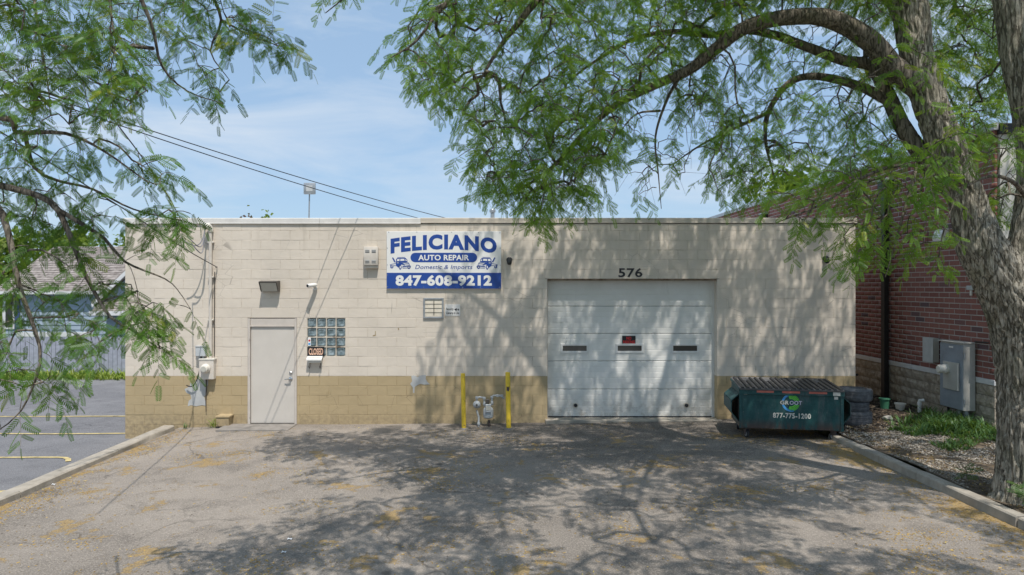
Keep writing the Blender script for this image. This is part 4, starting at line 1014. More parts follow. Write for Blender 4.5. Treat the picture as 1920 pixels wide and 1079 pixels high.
mb = MB(); mb.prism([(BX - 0.035, ZTOP - 0.002), (BX - 0.045, ZTOP + 0.012), (BX - 0.04, ZTOP + 0.115), (BX - 0.02, ZTOP + 0.125), (BX + 0.32, ZTOP + 0.115), (BX + 0.32, ZTOP - 0.002)], BY0 - 0.04, BY1 + 0.04, 'xz'); part('coping', mb, MT['roofmetal'], bb)
mb = MB(); mb.box(BX + 0.06, 16, BY0 - 0.05, BY0 + 0.22, 3.46, ZTOP - 0.08); part('stucco_band', mb, MT['stucco'], bb)
mb = MB(); mb.box(BX + 0.04, 16, BY0 - 0.10, BY0 + 0.24, ZTOP - 0.08, ZTOP + 0.10, 0.01); part('front_coping', mb, MT['blackmetal'], bb)
for ys in (15.15, 22.2):
    zt = 5.23; x0 = BX - 0.15
    mb = MB(); mb.prism([(x0 + 0.15, zt), (x0, zt), (x0, zt - 0.19), (x0 + 0.03, zt - 0.26), (x0 + 0.15, zt - 0.26)], ys - 0.19, ys + 0.19, 'xz'); hd = part('conductor_head', mb, MT['blackmetal'], bb)
    mb = MB(); mb.box(x0 - 0.012, BX - 0.002, ys - 0.205, ys + 0.205, zt + 0.001, zt + 0.05, 0.004); part('head_trim', mb, MT['roofmetal'], hd)
    mb = MB(); mb.box(BX - 0.14, BX - 0.035, ys - 0.07, ys + 0.07, 0.36, zt - 0.262, 0.008); ds = part('downspout', mb, MT['blackmetal'], bb)
    for zb in (1.9, 3.4, 4.7):
        mb = MB(); mb.box(BX - 0.146, BX - 0.024, ys - 0.08, ys + 0.08, zb, zb + 0.035); part('bracket', mb, MT['blackmetal'], ds)
# electric cabinet
o = thing('electrical_cabinet', 'tall grey steel electrical cabinet with a round meter on the brick wall', 'cabinet', (BX - 0.13, 12.65, 0.65))
cy0, cy1, cz0, cz1, cxl = 12.34, 12.98, 0.64, 1.86, BX - 0.26
mb = MB(); mb.box(cxl + 0.012, BX - 0.028, cy0, cy1, cz0, cz1, 0.006); part('cabinet_body', mb, MT['cabinetlight'], o)
mb = MB(); mb.box(cxl, cxl + 0.010, cy0 - 0.004, cy1, cz0 + 0.01, cz1 - 0.03, 0.003); part('door_panel', mb, MT['cabinet'], o)  # same steel as the body, painted darker and bluer for its sky-lit side
mb = MB(); mb.box(cxl - 0.03, BX - 0.026, cy0 - 0.03, cy1 + 0.02, cz1 + 0.001, cz1 + 0.022, 0.004); part('rain_hood', mb, MT['cabinetlight'], o)
mb = MB(); mb.box(cxl - 0.045, cxl - 0.001, 12.42, 12.83, 0.99, 1.50, 0.006); part('meter_panel', mb, MT['cabinetlight'], o)
mb = MB(); mb.lathe([(0.085, 0), (0.085, -0.05), (0.075, -0.06), (0.075, -0.14), (0.06, -0.16)], (cxl - 0.046, 12.72, 1.36), 'x', 22); part('meter_dial', mb, MT['offwhite'], o, 40)
mb = MB(); mb.box(cxl - 0.003, cxl - 0.001, 12.60, 12.72, 1.76, 1.79); part('name_plate', mb, MT['white'], o)
for zh in (0.80, 1.64):
    mb = MB(); mb.lathe([(0.014, -0.05), (0.014, 0.05)], (cxl + 0.03, cy0 - 0.008, zh), 'z', 8); part('hinge', mb, MT['greymetal'], o)
for yv, rr in ((12.45, 0.045), (12.62, 0.055)):
    mb = MB(); mb.tube([(BX - 0.12, yv, cz0 + 0.01), (BX - 0.12, yv, 0.2)], rr, 12); part('conduit', mb, MT['greymetal'], o, 60)
mb = MB(); mb.tube([(BX - 0.06, 13.05, 1.45), (BX - 0.05, 13.06, 1.0), (BX - 0.06, 13.04, 0.3)], 0.022, 8); part('side_conduit', mb, MT['blackmetal'], o, 60)
mb = MB(); mb.tube([(BX - 0.04, cy0 - 0.002, cz1 + 0.035), (BX - 0.04, cy0 - 0.34, cz1 + 0.045)], 0.014, 8); part('top_conduit', mb, MT['blackmetal'], o, 60)
o = thing('utility_box', 'plain pale grey steel box on the brick wall beside the tall cabinet', 'utility box', (BX - 0.07, 13.5, 1.4))
mb = MB(); mb.box(BX - 0.15, BX - 0.03, 13.36, 13.68, 1.40, 1.88, 0.006); part('box_body', mb, MT['cabinetlight'], o)
mb = MB(); mb.box(BX - 0.158, BX - 0.151, 13.355, 13.685, 1.395, 1.885, 0.003); part('box_cover', mb, MT['greypaint'], o)
o = thing('wall_sensor', 'small pale box with a short stub below on the brick wall near the trunk', 'sensor', (BX - 0.03, 12.45, 2.78))
mb = MB(); mb.box(BX - 0.07, BX - 0.003, 12.37, 12.53, 2.83, 2.91, 0.006); part('sensor_box', mb, MT['greypaint'], o)
mb = MB(); mb.lathe([(0.022, 0), (0.022, -0.10)], (BX - 0.04, 12.44, 2.83), 'z', 10); part('stub', mb, MT['offwhite'], o)
o = thing('wall_lamp', 'small white wall lamp on the brick wall behind the drooping leaves', 'light fixture', (BX - 0.06, 13.25, 3.8))
mb = MB(); mb.prism([(BX - 0.003, 3.78), (BX - 0.003, 4.02), (BX - 0.10, 4.0), (BX - 0.16, 3.84), (BX - 0.14, 3.78)], 13.12, 13.38, 'xz'); part('lamp_housing', mb, MT['white'], o)
mb = MB(); mb.box(BX - 0.135, BX - 0.02, 13.15, 13.35, 3.762, 3.779); part('lens', mb, MT['lens'], o)
o = thing('vent_stub', 'white plastic vent pipe stub standing by the brick base', 'pipe', (8.3, 13.55, 0.36))
mb = MB(); mb.tube([(8.3, 13.55, 0.30), (8.3, 13.55, 0.60), (8.29, 13.54, 0.63), (8.37, 13.52, 0.64)], 0.033, 12); part('pipe', mb, MT['white'], o, 60)
mb = MB(); mb.lathe([(0.04, 0), (0.04, 0.05)], (8.3, 13.55, 0.55), 'z', 12); part('collar', mb, MT['white'], o, 40)
o = thing('standpipe', 'thin black bent standpipe in the gap beside the white garage', 'pipe', (8.15, 15.9, 0.3))
mb = MB(); mb.tube([(8.15, 15.9, 0.2), (8.15, 15.9, 0.78), (8.17, 15.9, 0.83), (8.30, 15.9, 0.84)], 0.028, 8); part('pipe', mb, MT['blackmetal'], o, 60)
mb = MB(); mb.lathe([(0.04, 0), (0.04, 0.06)], (8.15, 15.9, 0.55), 'z', 8); part('coupling', mb, MT['blackmetal'], o, 60)
o = thing('bucket', 'small green plastic bucket below the black downspout', 'bucket', (7.92, 14.1, 0.38))
zg = soilz(7.92, 14.1)
mb = MB(); mb.lathe([(0.075, 0), (0.10, 0.22), (0.092, 0.22), (0.07, 0.015)], (7.92, 14.1, zg - 0.01), 'z', 18); part('bucket_body', mb, MT['greenpl'], o, 30)
mb = MB(); mb.lathe([(0.10, 0.0), (0.112, 0.004), (0.112, 0.022), (0.10, 0.026)], (7.92, 14.1, zg + 0.19), 'z', 18); part('rim', mb, MT['greenpl'], o, 30)
o = thing('flower_pot', 'squat white plastic pot lying beside the green bucket', 'pot', (8.12, 13.9, 0.38))
zg = soilz(8.12, 13.9)
mb = MB(); mb.lathe([(0.07, 0), (0.10, 0.13), (0.09, 0.13), (0.065, 0.012)], (8.12, 13.9, zg - 0.01), 'z', 16); part('pot_body', mb, MT['offwhite'], o, 30)
mb = MB(); mb.lathe([(0.10, 0), (0.11, 0.003), (0.11, 0.024), (0.095, 0.026)], (8.12, 13.9, zg + 0.11), 'z', 16); part('rim', mb, MT['offwhite'], o, 30)
bm = bmesh.new(); bmesh.ops.create_icosphere(bm, subdivisions=2, radius=1)
for v in bm.verts:
    q = 1 + 0.35 * mnoise.noise(v.co * 1.4); v.co = Vector((v.co.x * 0.10 * q, v.co.y * 0.08 * q, v.co.z * 0.055 * q))
me = bpy.data.meshes.new('rock'); bm.to_mesh(me); bm.free(); me.materials.append(MT['stone1'])
o = bpy.data.objects.new('rock', me); COL.objects.link(o); o.location = (7.45, 13.15, soilz(7.45, 13.15) + 0.03); props(o, 'single pale rounded rock on the dark soil right of the tyres', 'rock')

# ------------------------------------------------------------------ dumpster
DR = R(-10)
dm = thing('dumpster', 'dark green steel dumpster with black ribbed lids and round logo', 'dumpster', (4.37, 12.50, gz(4.9)), None, DR)
W_, D_, ZB, ZT_ = 1.76, 1.0, 0.20, 0.90
m_, t_, b_, o_ = newmat('worn_green_steel'); g_ = G(t_)
p_ = g_.pos(obj=True); xyz = g_.sep(p_)
n1 = g_.noise(p_, 5, 7, 0.7); n2 = g_.noise(g_.pos((1.0, 1.0, 0.25), obj=True), 6, 7, 0.7); n3 = g_.noise(p_, 26, 4, 0.7)
c_ = g_.mix(g_.ramp(n1, 0.3, 0.7), (0.013, 0.062, 0.064), (0.025, 0.094, 0.096))
c_ = g_.mix(g_.math('MULTIPLY', g_.ramp(n2, 0.46, 0.70, 0, 0.75), g_.ramp(xyz[0], 0.4, 1.3, 0.45, 1)), c_, (0.11, 0.13, 0.135))
c_ = g_.mix(g_.ramp(n3, 0.60, 0.70, 0, 0.6), c_, (0.16, 0.18, 0.17))
c_ = g_.mix(g_.math('MULTIPLY', g_.ramp(xyz[2], 0.40, 0.21), g_.ramp(n2, 0.38, 0.52)), c_, (0.075, 0.058, 0.052))
t_.links.new(c_, b_.inputs['Base Color']); b_.inputs['Roughness'].default_value = 0.5; b_.inputs['Specular IOR Level'].default_value = 0.3
t_.links.new(g_.bump(g_.noise(p_, 3, 3, 0.5), 0.4, 0.03), b_.inputs['Normal']); MT['dgreen'] = m_
lp = dict(local=True)
mb = MB(); mb.prism([(0, ZB), (0, ZT_), (D_, ZT_ + 0.05), (D_, ZB)], 0, W_, 'yz'); part('body', mb, MT['dgreen'], dm, **lp)
mb = MB(); mb.box(-0.02, W_ + 0.02, -0.035, 0.02, ZT_ - 0.085, ZT_ + 0.005, 0.006); part('top_rail', mb, MT['dgreen'], dm, **lp)
mb = MB(); mb.box(-0.012, 0.045, -0.014, 0.03, ZB - 0.01, ZT_ - 0.086, 0.004); part('corner_post', mb, MT['dgreen'], dm, **lp)
mb = MB(); mb.box(W_ - 0.045, W_ + 0.012, -0.014, 0.03, ZB - 0.01, ZT_ - 0.086, 0.004); part('corner_post', mb, MT['dgreen'], dm, **lp)
for sgn, x0 in ((-1, -0.002), (1, W_ + 0.002)):
    s_ = MB(); t = 0.012
    for (xa, za), (xb, zb) in (((0, 0.80), (0.135, 0.68)), ((0.135, 0.68), (0.135, 0.47)), ((0.135, 0.47), (0, 0.30))):
        d = Vector((xb - xa, zb - za)).normalized(); n = Vector((-d.y, d.x)) * t
        s_.prism([(x0 + sgn * xa, za), (x0 + sgn * xb, zb), (x0 + sgn * (xb + n.x), zb + n.y), (x0 + sgn * (xa + n.x), za + n.y)], 0.05, 0.95, 'xz')
    part('fork_sleeve', s_, MT['dgreen'], dm, **lp)
    mb = MB(); mb.box(*sorted((x0 + sgn * 0.001, x0 + sgn * 0.012)), 0.10, 0.92, 0.34, 0.72); part('sleeve_liner', mb, MT['rust'], dm, **lp)
    mb = MB(); mb.prism([(-0.035, ZT_ - 0.02), (-0.035, ZT_ + 0.01), (D_, ZT_ + 0.07), (D_, ZT_ + 0.03)], *sorted((x0, x0 + sgn * 0.02)), 'yz'); part('side_rail', mb, MT['dgreen'], dm, **lp)
nrib = 9
for li in range(2):
    xa, xb = li * W_ / 2 + 0.006 - 0.015 * (li == 0), (li + 1) * W_ / 2 - 0.006 + 0.015 * (li == 1)
    zf, zb = ZT_ + 0.03, ZT_ + 0.085
    lid = MB(); lid.prism([(-0.055, zf - 0.03), (-0.06, zf - 0.004), (-0.04, zf), (D_ + 0.02, zb), (D_ + 0.02, zb - 0.018), (-0.03, zf - 0.018)], xa, xb, 'yz')
    lo = part('lid', lid, MT['lid'], dm, **lp)
    for r_ in range(nrib):
        xc = xa + (xb - xa) * (r_ + 0.5) / nrib; wr = 0.019
        y0_ = -0.05 if True else 0; hr = 0.026
        def zz_(y_): return zf + (zb - zf) * (y_ + 0.04) / (D_ + 0.06)
        ye = D_ - 0.02 - (0.32 if r_ % 4 == 2 else 0)
        vs = []
        for yv, h in ((-0.058, -0.012), (-0.045, hr * 0.8), (0.02, hr), (ye - 0.04, hr), (ye, 0.0)):
            for dx, k_ in ((-wr * 1.6, 0), (-wr, 1), (wr, 1), (wr * 1.6, 0)): vs.append((xc + dx, yv, zz_(yv) + (h if k_ else min(h, -0.003)) ))
        fs = [(a * 4 + b, a * 4 + b + 1, (a + 1) * 4 + b + 1, (a + 1) * 4 + b) for a in range(4) for b in range(3)]
        mb = MB(); mb.add(vs, fs); part('lid_rib', mb, MT['blackpl'], lo, **lp)
    mb = MB(); mb.tube([(xa + 0.02, D_ + 0.02, zb - 0.005), (xb - 0.02, D_ + 0.02, zb - 0.005)], 0.022, 10); part('hinge_rod', mb, MT['blackpl'], lo, **lp)
for cxp, cyp, ang in ((0.13, 0.10, 0.3), (W_ - 0.13, 0.08, 0.95), (0.10, 0.86, -0.2), (W_ - 0.14, 0.86, 0.2)):
    mb = MB(); mb.lathe([(0.05, -0.018), (0.072, -0.018), (0.078, -0.010), (0.078, 0.010), (0.072, 0.018), (0.05, 0.018)], (0, 0, 0.078), 'x', 20)
    wl = part('caster', mb, MT['rubber'], dm, 35, local=True); wl.location = (cxp, cyp, 0); wl.rotation_euler = (0, 0, ang)
    mb = MB(); mb.lathe([(0.012, -0.026), (0.048, -0.0185), (0.048, 0.0185), (0.012, 0.026)], (0, 0, 0.078), 'x', 16); part('hub', mb, MT['greymetal'], wl, 35, local=True)
    mb = MB()
    for s in (-0.032, 0.027): mb.prism([(-0.02, 0.06), (0.02, 0.06), (0.05, 0.172), (-0.05, 0.172)], s, s + 0.005, 'yz')
    mb.box(-0.06, 0.06, -0.06, 0.06, 0.172, 0.186); mb.box(-0.05, 0.05, -0.05, 0.05, 0.186, 0.199); part('caster_fork', mb, MT['rust'], wl, local=True)
def dl(px): return (px - 1386) / 191 * W_
def dz(py): return 2.9 - (py - CY) / F * 12.36 - gz(4.9)
yF = -0.0025
for a, b in ((1417, 1449), (1464.5, 1497.5), (1514, 1547)):
    mb = MB(); mb.box(dl(a), dl(b), -0.0375, -0.034, ZT_ - 0.045, ZT_ - 0.008); part('warning_sticker', mb, MT['stickred'], dm, **lp)
mb = MB(); mb.box(dl(1558), dl(1571), -0.0375, -0.034, ZT_ - 0.07, ZT_ - 0.01); part('pale_sticker', mb, MT['stickwhite'], dm, **lp)
for a, b, c, d in ((1393.4, 1400, 736, 742), (1561, 1568, 741, 747)):
    mb = MB(); mb.box(dl(a), dl(b), yF - 0.002, 0.001, dz(d), dz(c)); part('pale_sticker', mb, MT['stickwhite'], dm, **lp)
LXc, LZc = dl(1481.7), dz(755.3)
def arc(mb, r0, r1, a0, a1, y, cx=0, n=28):
    vs = []
    for k in range(n + 1):
        a = R(a0 + (a1 - a0) * k / n)
        for r_ in (r0, r1): vs.append((LXc + cx + r_ * math.cos(a), y, LZc + r_ * math.sin(a)))
    mb.add(vs, [(2 * k, 2 * k + 1, 2 * k + 3, 2 * k + 2) for k in range(n)])
def crescent(mb, ro, ri, dx, a0, a1, y, n=24):
    vs = []
    for k in range(n + 1):
        a = R(a0 + (a1 - a0) * k / n)
        vs.append((LXc + ro * math.cos(a), y, LZc + ro * math.sin(a))); vs.append((LXc + dx + ri * math.cos(a), y, LZc + ri * math.sin(a)))
    mb.add(vs, [(2 * k, 2 * k + 1, 2 * k + 3, 2 * k + 2) for k in range(n)])
mb = MB(); crescent(mb, 0.160, 0.128, 0.008, 72, 288, yF); part('logo_arc', mb, MT['logoblue'], dm, **lp)
mb = MB(); arc(mb, 0.066, 0.150, -110, 110, yF, 0.0); part('logo_arc', mb, MT['logogreen'], dm, **lp)
mb = MB()
for r_ in (0.088, 0.112, 0.134): arc(mb, r_, r_ + 0.007, -95 + r_ * 60, 95 - r_ * 60, yF - 0.001)
part('logo_stripe', mb, MT['logodark'], dm, **lp)
mb = MB(); mb.box(LXc - 0.19, LXc + 0.175, yF - 0.0025, yF - 0.0015, LZc - 0.036, LZc + 0.036); part('logo_gap', mb, MT['dgreen'], dm, **lp)
mb = text_fit('GR', dl(1461.5), dl(1478), dz(759), dz(751.5), yF - 0.004, bold=0.03, spacing=1.08); part('logo_lettering', mb, MT['stickwhite'], dm, **lp)
mb = text_fit('OOT', dl(1479), dl(1502), dz(759), dz(751.5), yF - 0.004, bold=0.03, spacing=1.08); part('logo_lettering', mb, MT['logolilac'], dm, **lp)
mb = text_fit('877-775-1200', dl(1448), dl(1518.5), dz(784.8), dz(774.6), yF - 0.002, bold=0.035, spacing=1.1); part('phone_lettering', mb, MT['stickwhite'], dm, **lp)

# ------------------------------------------------------------------ tyres
def tyre(label, z0, rad, wd, dx, dy, tilt):
    o = thing('tyre', label, 'tyre', (6.70 + dx, 13.02 + dy, z0 + wd / 2), 'tyres stacked beside the dumpster')
    seg = 72; h = wd / 2
    prof = [(rad * 0.60, -h * 0.62), (rad * 0.66, -h * 0.90), (rad * 0.80, -h * 1.0), (rad * 0.93, -h * 0.93), (rad * 0.985, -h * 0.72)]
    for q in (-0.45, -0.1, 0.1, 0.45): prof += [(rad, h * (q - 0.06)), (rad * 0.972, h * (q - 0.03)), (rad * 0.972, h * (q + 0.03)), (rad, h * (q + 0.06))]
    prof += [(rad * 0.985, h * 0.72), (rad * 0.93, h * 0.93), (rad * 0.80, h), (rad * 0.66, h * 0.90), (rad * 0.60, h * 0.62), (rad * 0.63, 0)]
    vs = []; fs = []; n = len(prof)
    for i, (r_, zz) in enumerate(prof):
        for k in range(seg):
            a = 2 * math.pi * k / seg; rr = r_ * (0.982 if (3 < i < n - 6 and k % 3 == 0) else 1.0)
            vs.append((rr * math.cos(a), rr * math.sin(a), zz))
    for i in range(n):
        j = (i + 1) % n
        for k in range(seg): fs.append((i * seg + k, i * seg + (k + 1) % seg, j * seg + (k + 1) % seg, j * seg + k))
    mb = MB(); mb.add(vs, fs); q = part('tread_and_sidewall', mb, MT['tyre'], o, 25, local=True)
    mb = MB(); mb.lathe([(rad * 0.655, -h * 0.905), (rad * 0.70, -h * 0.97), (rad * 0.70, h * 0.975), (rad * 0.655, h * 0.91)], (0, 0, 0), 'z', 48)
    mb.f = mb.f[:-2]; part('bead', mb, MT['rubber'], o, 30, local=True)
    o.rotation_euler = (R(tilt), R(-tilt * 0.6), random.uniform(0, 6))
zt0 = soilz(6.7, 13.0) - 0.015
tyre('widest tyre, lowest of the three stacked beside the dumpster', zt0, 0.335, 0.265, 0.0, 0.0, 0.5)
tyre('narrow tyre squeezed in the middle of the stack beside the dumpster', zt0 + 0.262, 0.312, 0.185, -0.02, 0.02, -0.6)
tyre('topmost tyre of the stack beside the dumpster', zt0 + 0.445, 0.332, 0.235, 0.012, 0.0, 1.6)

# ------------------------------------------------------------------ blue house and its fence far left
hs = thing('blue_house', 'light blue lap sided house with brown shingle roof behind the fence', 'house', (-15, 27, -0.3))
HY = 27.0; hx0, hx1 = -19.7, -9.5; ez = 2.66
for k in range(16):
    z0 = -0.3 + k * 0.185
    mb = MB(); mb.prism([(HY + 0.05, z0), (HY - 0.012, z0), (HY - 0.012, z0 + 0.008), (HY + 0.010, z0 + 0.183), (HY + 0.05, z0 + 0.183)], hx0 + 0.08, hx1, 'yz'); part('siding_board', mb, MT['siding'], hs)
mb = MB(); mb.box(hx0, hx1, HY + 0.05, 34, -0.36, ez + 0.02); mb.prism([(27.06, ez + 0.02), (30.5, 4.5), (33.9, ez + 0.02)], hx0 + 0.02, hx1, 'yz'); part('house_core', mb, MT['siding'], hs)
mb = MB(); mb.box(hx0 - 0.02, hx0 + 0.085, HY - 0.02, HY + 0.05, -0.3, ez); part('corner_board', mb, MT['housetrim'], hs)
rz0, ry0, rz1, ry1 = ez, HY - 0.22, 4.66, 30.5
mb = MB(); mb.prism([(ry0, rz0 - 0.03), (ry0, rz0 + 0.03), (ry1, rz1), (34.5, rz0), (34.5, rz0 - 0.06), (ry1, rz1 - 0.10)], hx0 - 0.25, hx1 + 0.3, 'yz'); part('roof', mb, MT['shingle'], hs)
mb = MB()
def shingles(mb, x0, x1, y0, z0, y1, z1, rows, tabw, clip=None):
    sl_ = Vector((0, y1 - y0, z1 - z0)); nn = Vector((0, -(z1 - z0), (y1 - y0))).normalized()
    for r_ in range(rows):
        a = Vector((0, y0, z0)) + sl_ * (r_ / rows) + nn * 0.032; b = Vector((0, y0, z0)) + sl_ * ((r_ + 1.1) / rows) + nn * 0.006
        x = x0 - (tabw / 2 if r_ % 2 else 0)
        while x < x1:
            xa, xb = max(x, x0) + 0.006, min(x + tabw, x1) - 0.006; x += tabw
            if clip and xa < clip(a.z): continue
            if xb - xa < 0.03: continue
            e = nn * random.uniform(-0.004, 0.010)
            q = [Vector((xa, a.y, a.z)) + e, Vector((xb, a.y, a.z)) + e, Vector((xb, b.y, b.z)), Vector((xa, b.y, b.z))]
            w0 = [p - nn * 0.03 for p in q[:2]]
            mb.add(q + w0, [(0, 1, 2, 3), (0, 4, 5, 1)])
shingles(mb, hx0 - 0.25, hx1 + 0.3, ry0, rz0 + 0.03, ry1, rz1, 26, 0.33); part('shingle_courses', mb, MT['shingle'], hs, kind='stuff')
mb = MB(); mb.box(hx0 - 0.27, -15.0, ry0 - 0.10, ry0 - 0.004, rz0 - 0.085, rz0 + 0.035, 0.012); part('gutter', mb, MT['housetrim'], hs)
mb = MB(); mb.box(hx0 - 0.25, -15.0, ry0, HY + 0.04, rz0 - 0.055, rz0 - 0.035); part('soffit', mb, MT['housetrim'], hs)
mb = MB(); mb.box(-19.15, -16.15, HY - 0.05, HY - 0.012, 0.90, 1.08, 0.006); part('belt_board', mb, MT['housetrim'], hs)
wf = MB(); wf.box(-20.9 + 1.27, -19.62 + 0.38, HY - 0.04, HY - 0.013, 1.20, 2.45, 0.005); win = part('window_frame', wf, MT['housetrim'], hs)
mb = MB(); mb.box(-19.58, -19.30, HY - 0.046, HY - 0.041, 1.28, 2.38); part('window_pane', mb, MT['darkglass'], win)
mb = MB(); mb.box(-19.22, -19.02, HY - 0.045, HY - 0.013, 1.15, 2.5, 0.005); part('shutter', mb, MT['navy'], hs)
# front-facing gable wing with porch roof
wy = 26.0; pk = (-12.4, 5.0); wl_ = -15.05
def rake_x(z): return wl_ + (z - 2.45) / (pk[1] - 2.45) * (pk[0] - wl_)
for k in range(29):
    z0 = -0.3 + k * 0.185; z1 = z0 + 0.183
    xa, xb = max(wl_, rake_x(z0)), max(wl_, rake_x(z1))
    if z1 > 5.0: break
    mb = MB(); y_ = wy
    vs = [(xa, y_ - 0.012, z0), (-9.75 - max(0, rake_x(z0) - wl_), y_ - 0.012, z0), (-9.75 - max(0, rake_x(z1) - wl_), y_ + 0.01, z1), (xb, y_ + 0.01, z1)]
    mb.add(vs + [(v[0], y_ + 0.05, v[2]) for v in vs], [(0, 1, 2, 3), (0, 4, 5, 1), (3, 2, 6, 7), (0, 3, 7, 4)]); part('siding_board', mb, MT['siding'], hs)
mb = MB(); mb.prism([(wl_, -0.36), (wl_, 2.45), pk, (-9.75, 2.45), (-9.75, -0.36)], wy + 0.05, 31, 'xz'); part('wing_core', mb, MT['siding'], hs)
for sgn in (1, -1):
    f_ = lambda x: (x if sgn == 1 else 2 * pk[0] - x)
    mb = MB(); mb.prism([(f_(wl_ - 0.35), 2.10), (f_(wl_ - 0.38), 2.24), (pk[0], pk[1] + 0.18), (pk[0], pk[1] + 0.0)], wy - 0.32, wy - 0.26, 'xz'); part('rake_board', mb, MT['housetrim'], hs)
    mb = MB(); mb.prism([(f_(wl_ - 0.36), 2.15), (f_(wl_ - 0.42), 2.30), (pk[0], pk[1] + 0.26), (pk[0], pk[1] + 0.05)], wy - 0.255, 31, 'xz'); part('wing_roof', mb, MT['shingle'], hs)
mb = MB(); mb.prism([(25.5, 1.88), (25.5, 1.96), (25.98, 2.42), (25.98, 2.28)], -15.3, -9.6, 'yz'); part('porch_roof', mb, MT['shingle'], hs)
mb = MB(); shingles(mb, -15.3, -9.6, 25.5, 1.96, 25.98, 2.42, 5, 0.33); part('shingle_courses', mb, MT['shingle'], hs, kind='stuff')
mb = MB(); mb.box(-15.35, -9.6, 25.40, 25.496, 1.80, 1.965, 0.01); part('porch_gutter', mb, MT['housetrim'], hs)
FY = 24.4
fe = thing('board_fence', 'weathered blue grey board fence between the parking lot and the blue house', 'fence', (-17, FY, -0.3))
fb = []
for k in range(3):
    mb = MB(); h_ = 1.375 + 0.012 * k; mb.prism([(-0.071, 0), (0.071, 0), (0.071, h_ - 0.02), (0.055, h_), (-0.055, h_), (-0.071, h_ - 0.02)], 0, 0.02, 'xz'); fb.append(mesh_from('fence_board', mb.v, mb.f, MT['fence']))
x = -22.6; k = 0
while x < -11.5:
    link_mesh('fence_board', fb[random.randrange(3)], fe, (x + 17, random.uniform(-0.004, 0.004), random.uniform(-0.012, 0.0)))
    if k % 14 == 0:
        mb = MB(); mb.box(x - 0.05, x + 0.05, FY + 0.062, FY + 0.16, -0.4, 1.0); part('post', mb, MT['fence'], fe)
    x += 0.157; k += 1
for z0 in (0.0, 0.75):
    mb = MB(); mb.box(-22.7, -11.5, FY + 0.022, FY + 0.06, z0, z0 + 0.09); part('rail', mb, MT['fence'], fe)
#==PLANTS==
# ------------------------------------------------------------------ foliage tools
def leaf_template(pairs, ll, lw, oval=True, ang=62):
    vs = []; qs = []; ts = []
    def rz_(x): return -0.16 * x * x
    for k in range(pairs):
        u = 0.10 + 0.86 * k / (pairs - 1); l = ll * (0.82 + 0.30 * math.sin(math.pi * (0.15 + 0.75 * u))) * (1 - 0.25 * (k == pairs - 1)); a = R(ang - 14 * u)
        for s in (1, -1):
            p = Vector((u + (0.012 if s < 0 else 0), 0, rz_(u))); d = Vector((math.cos(a), s * math.sin(a), -0.22)); n = Vector((-s * math.sin(a), math.cos(a) , 0)) * (lw / 2)
            n = Vector((-d.y, d.x, 0)).normalized() * lw / 2
            b = len(vs)
            if oval:
                vs += [p, p + d * l * 0.30 + n, p + d * l * 0.74 + n * 0.92, p + d * l, p + d * l * 0.74 - n * 0.92, p + d * l * 0.30 - n]
                qs += [(b, b + 1, b + 2, b + 3), (b, b + 3, b + 4, b + 5)]
            else:
                vs += [p, p + d * l * 0.5 + n, p + d * l, p + d * l * 0.5 - n]; qs += [(b, b + 1, b + 2, b + 3)]
    b = len(vs); w_ = 0.008
    vs += [Vector((0, w_, 0)), Vector((0, -w_, 0)), Vector((0.5, w_, rz_(0.5))), Vector((0.5, -w_, rz_(0.5))), Vector((1, w_ / 2, rz_(1))), Vector((1, -w_ / 2, rz_(1)))]
    qs += [(b, b + 1, b + 3, b + 2), (b + 2, b + 3, b + 5, b + 4)]
    return np.array([tuple(v) for v in vs]), np.array(qs)
LEAF_NEAR = leaf_template(10, 0.235, 0.058, True, 66)
LEAF_FAR = leaf_template(8, 0.245, 0.097, False, 66)
LEAF_TOP = leaf_template(5, 0.34, 0.20, False)

def frames(d, n):
    d = d / np.linalg.norm(d, axis=1, keepdims=True); n = n - d * (n * d).sum(1, keepdims=True)
    n = n / (np.linalg.norm(n, axis=1, keepdims=True) + 1e-9); s = np.cross(n, d)
    return np.stack([d, s, n], 2)          # columns
def instance(tmpl, pos, Fm, scale, tint, jit=0.10):
    tv, tq = tmpl; N_ = len(pos)
    V = np.einsum('nij,vj->nvi', Fm, tv) * scale[:, None, None] + pos[:, None, :]
    Q = tq[None] + (np.arange(N_) * len(tv))[:, None, None]
    T = np.clip(np.repeat(tint, len(tv)), 0, 1)
    return V.reshape(-1, 3), Q.reshape(-1, tq.shape[1]), T
def in_poly(poly, x, y):
    c = False; j = len(poly) - 1
    for i in range(len(poly)):
        xi, yi = poly[i]; xj, yj = poly[j]
        if (yi > y) != (yj > y) and x < (xj - xi) * (y - yi) / (yj - yi) + xi: c = not c
        j = i
    return c
def sample_poly(poly, n, yr, f=None):
    xs = [p[0] for p in poly]; ys = [p[1] for p in poly]; out_ = []; g_ = 0
    while len(out_) < n and g_ < n * 60:
        g_ += 1; x = random.uniform(min(xs), max(xs)); y = random.uniform(min(ys), max(ys))
        if in_poly(poly, x, y): out_.append(P(x, y, random.uniform(*yr)))
    return out_
def catmull(pts, step=0.12):
    pts = [Vector(p) for p in pts]; q = [pts[0] * 2 - pts[1]] + pts + [pts[-1] * 2 - pts[-2]]; r = []; ts = []
    for i in range(1, len(q) - 2):
        n = max(2, int((q[i + 1] - q[i]).length / step))
        for k in range(n):
            t = k / n; a, b, c, d = q[i - 1], q[i], q[i + 1], q[i + 2]
            r.append(0.5 * ((2 * b) + (c - a) * t + (2 * a - 5 * b + 4 * c - d) * t * t + (3 * b - a - 3 * c + d) * t ** 3)); ts.append(i - 1 + t)
    r.append(pts[-1]); ts.append(len(pts) - 1); return r, ts
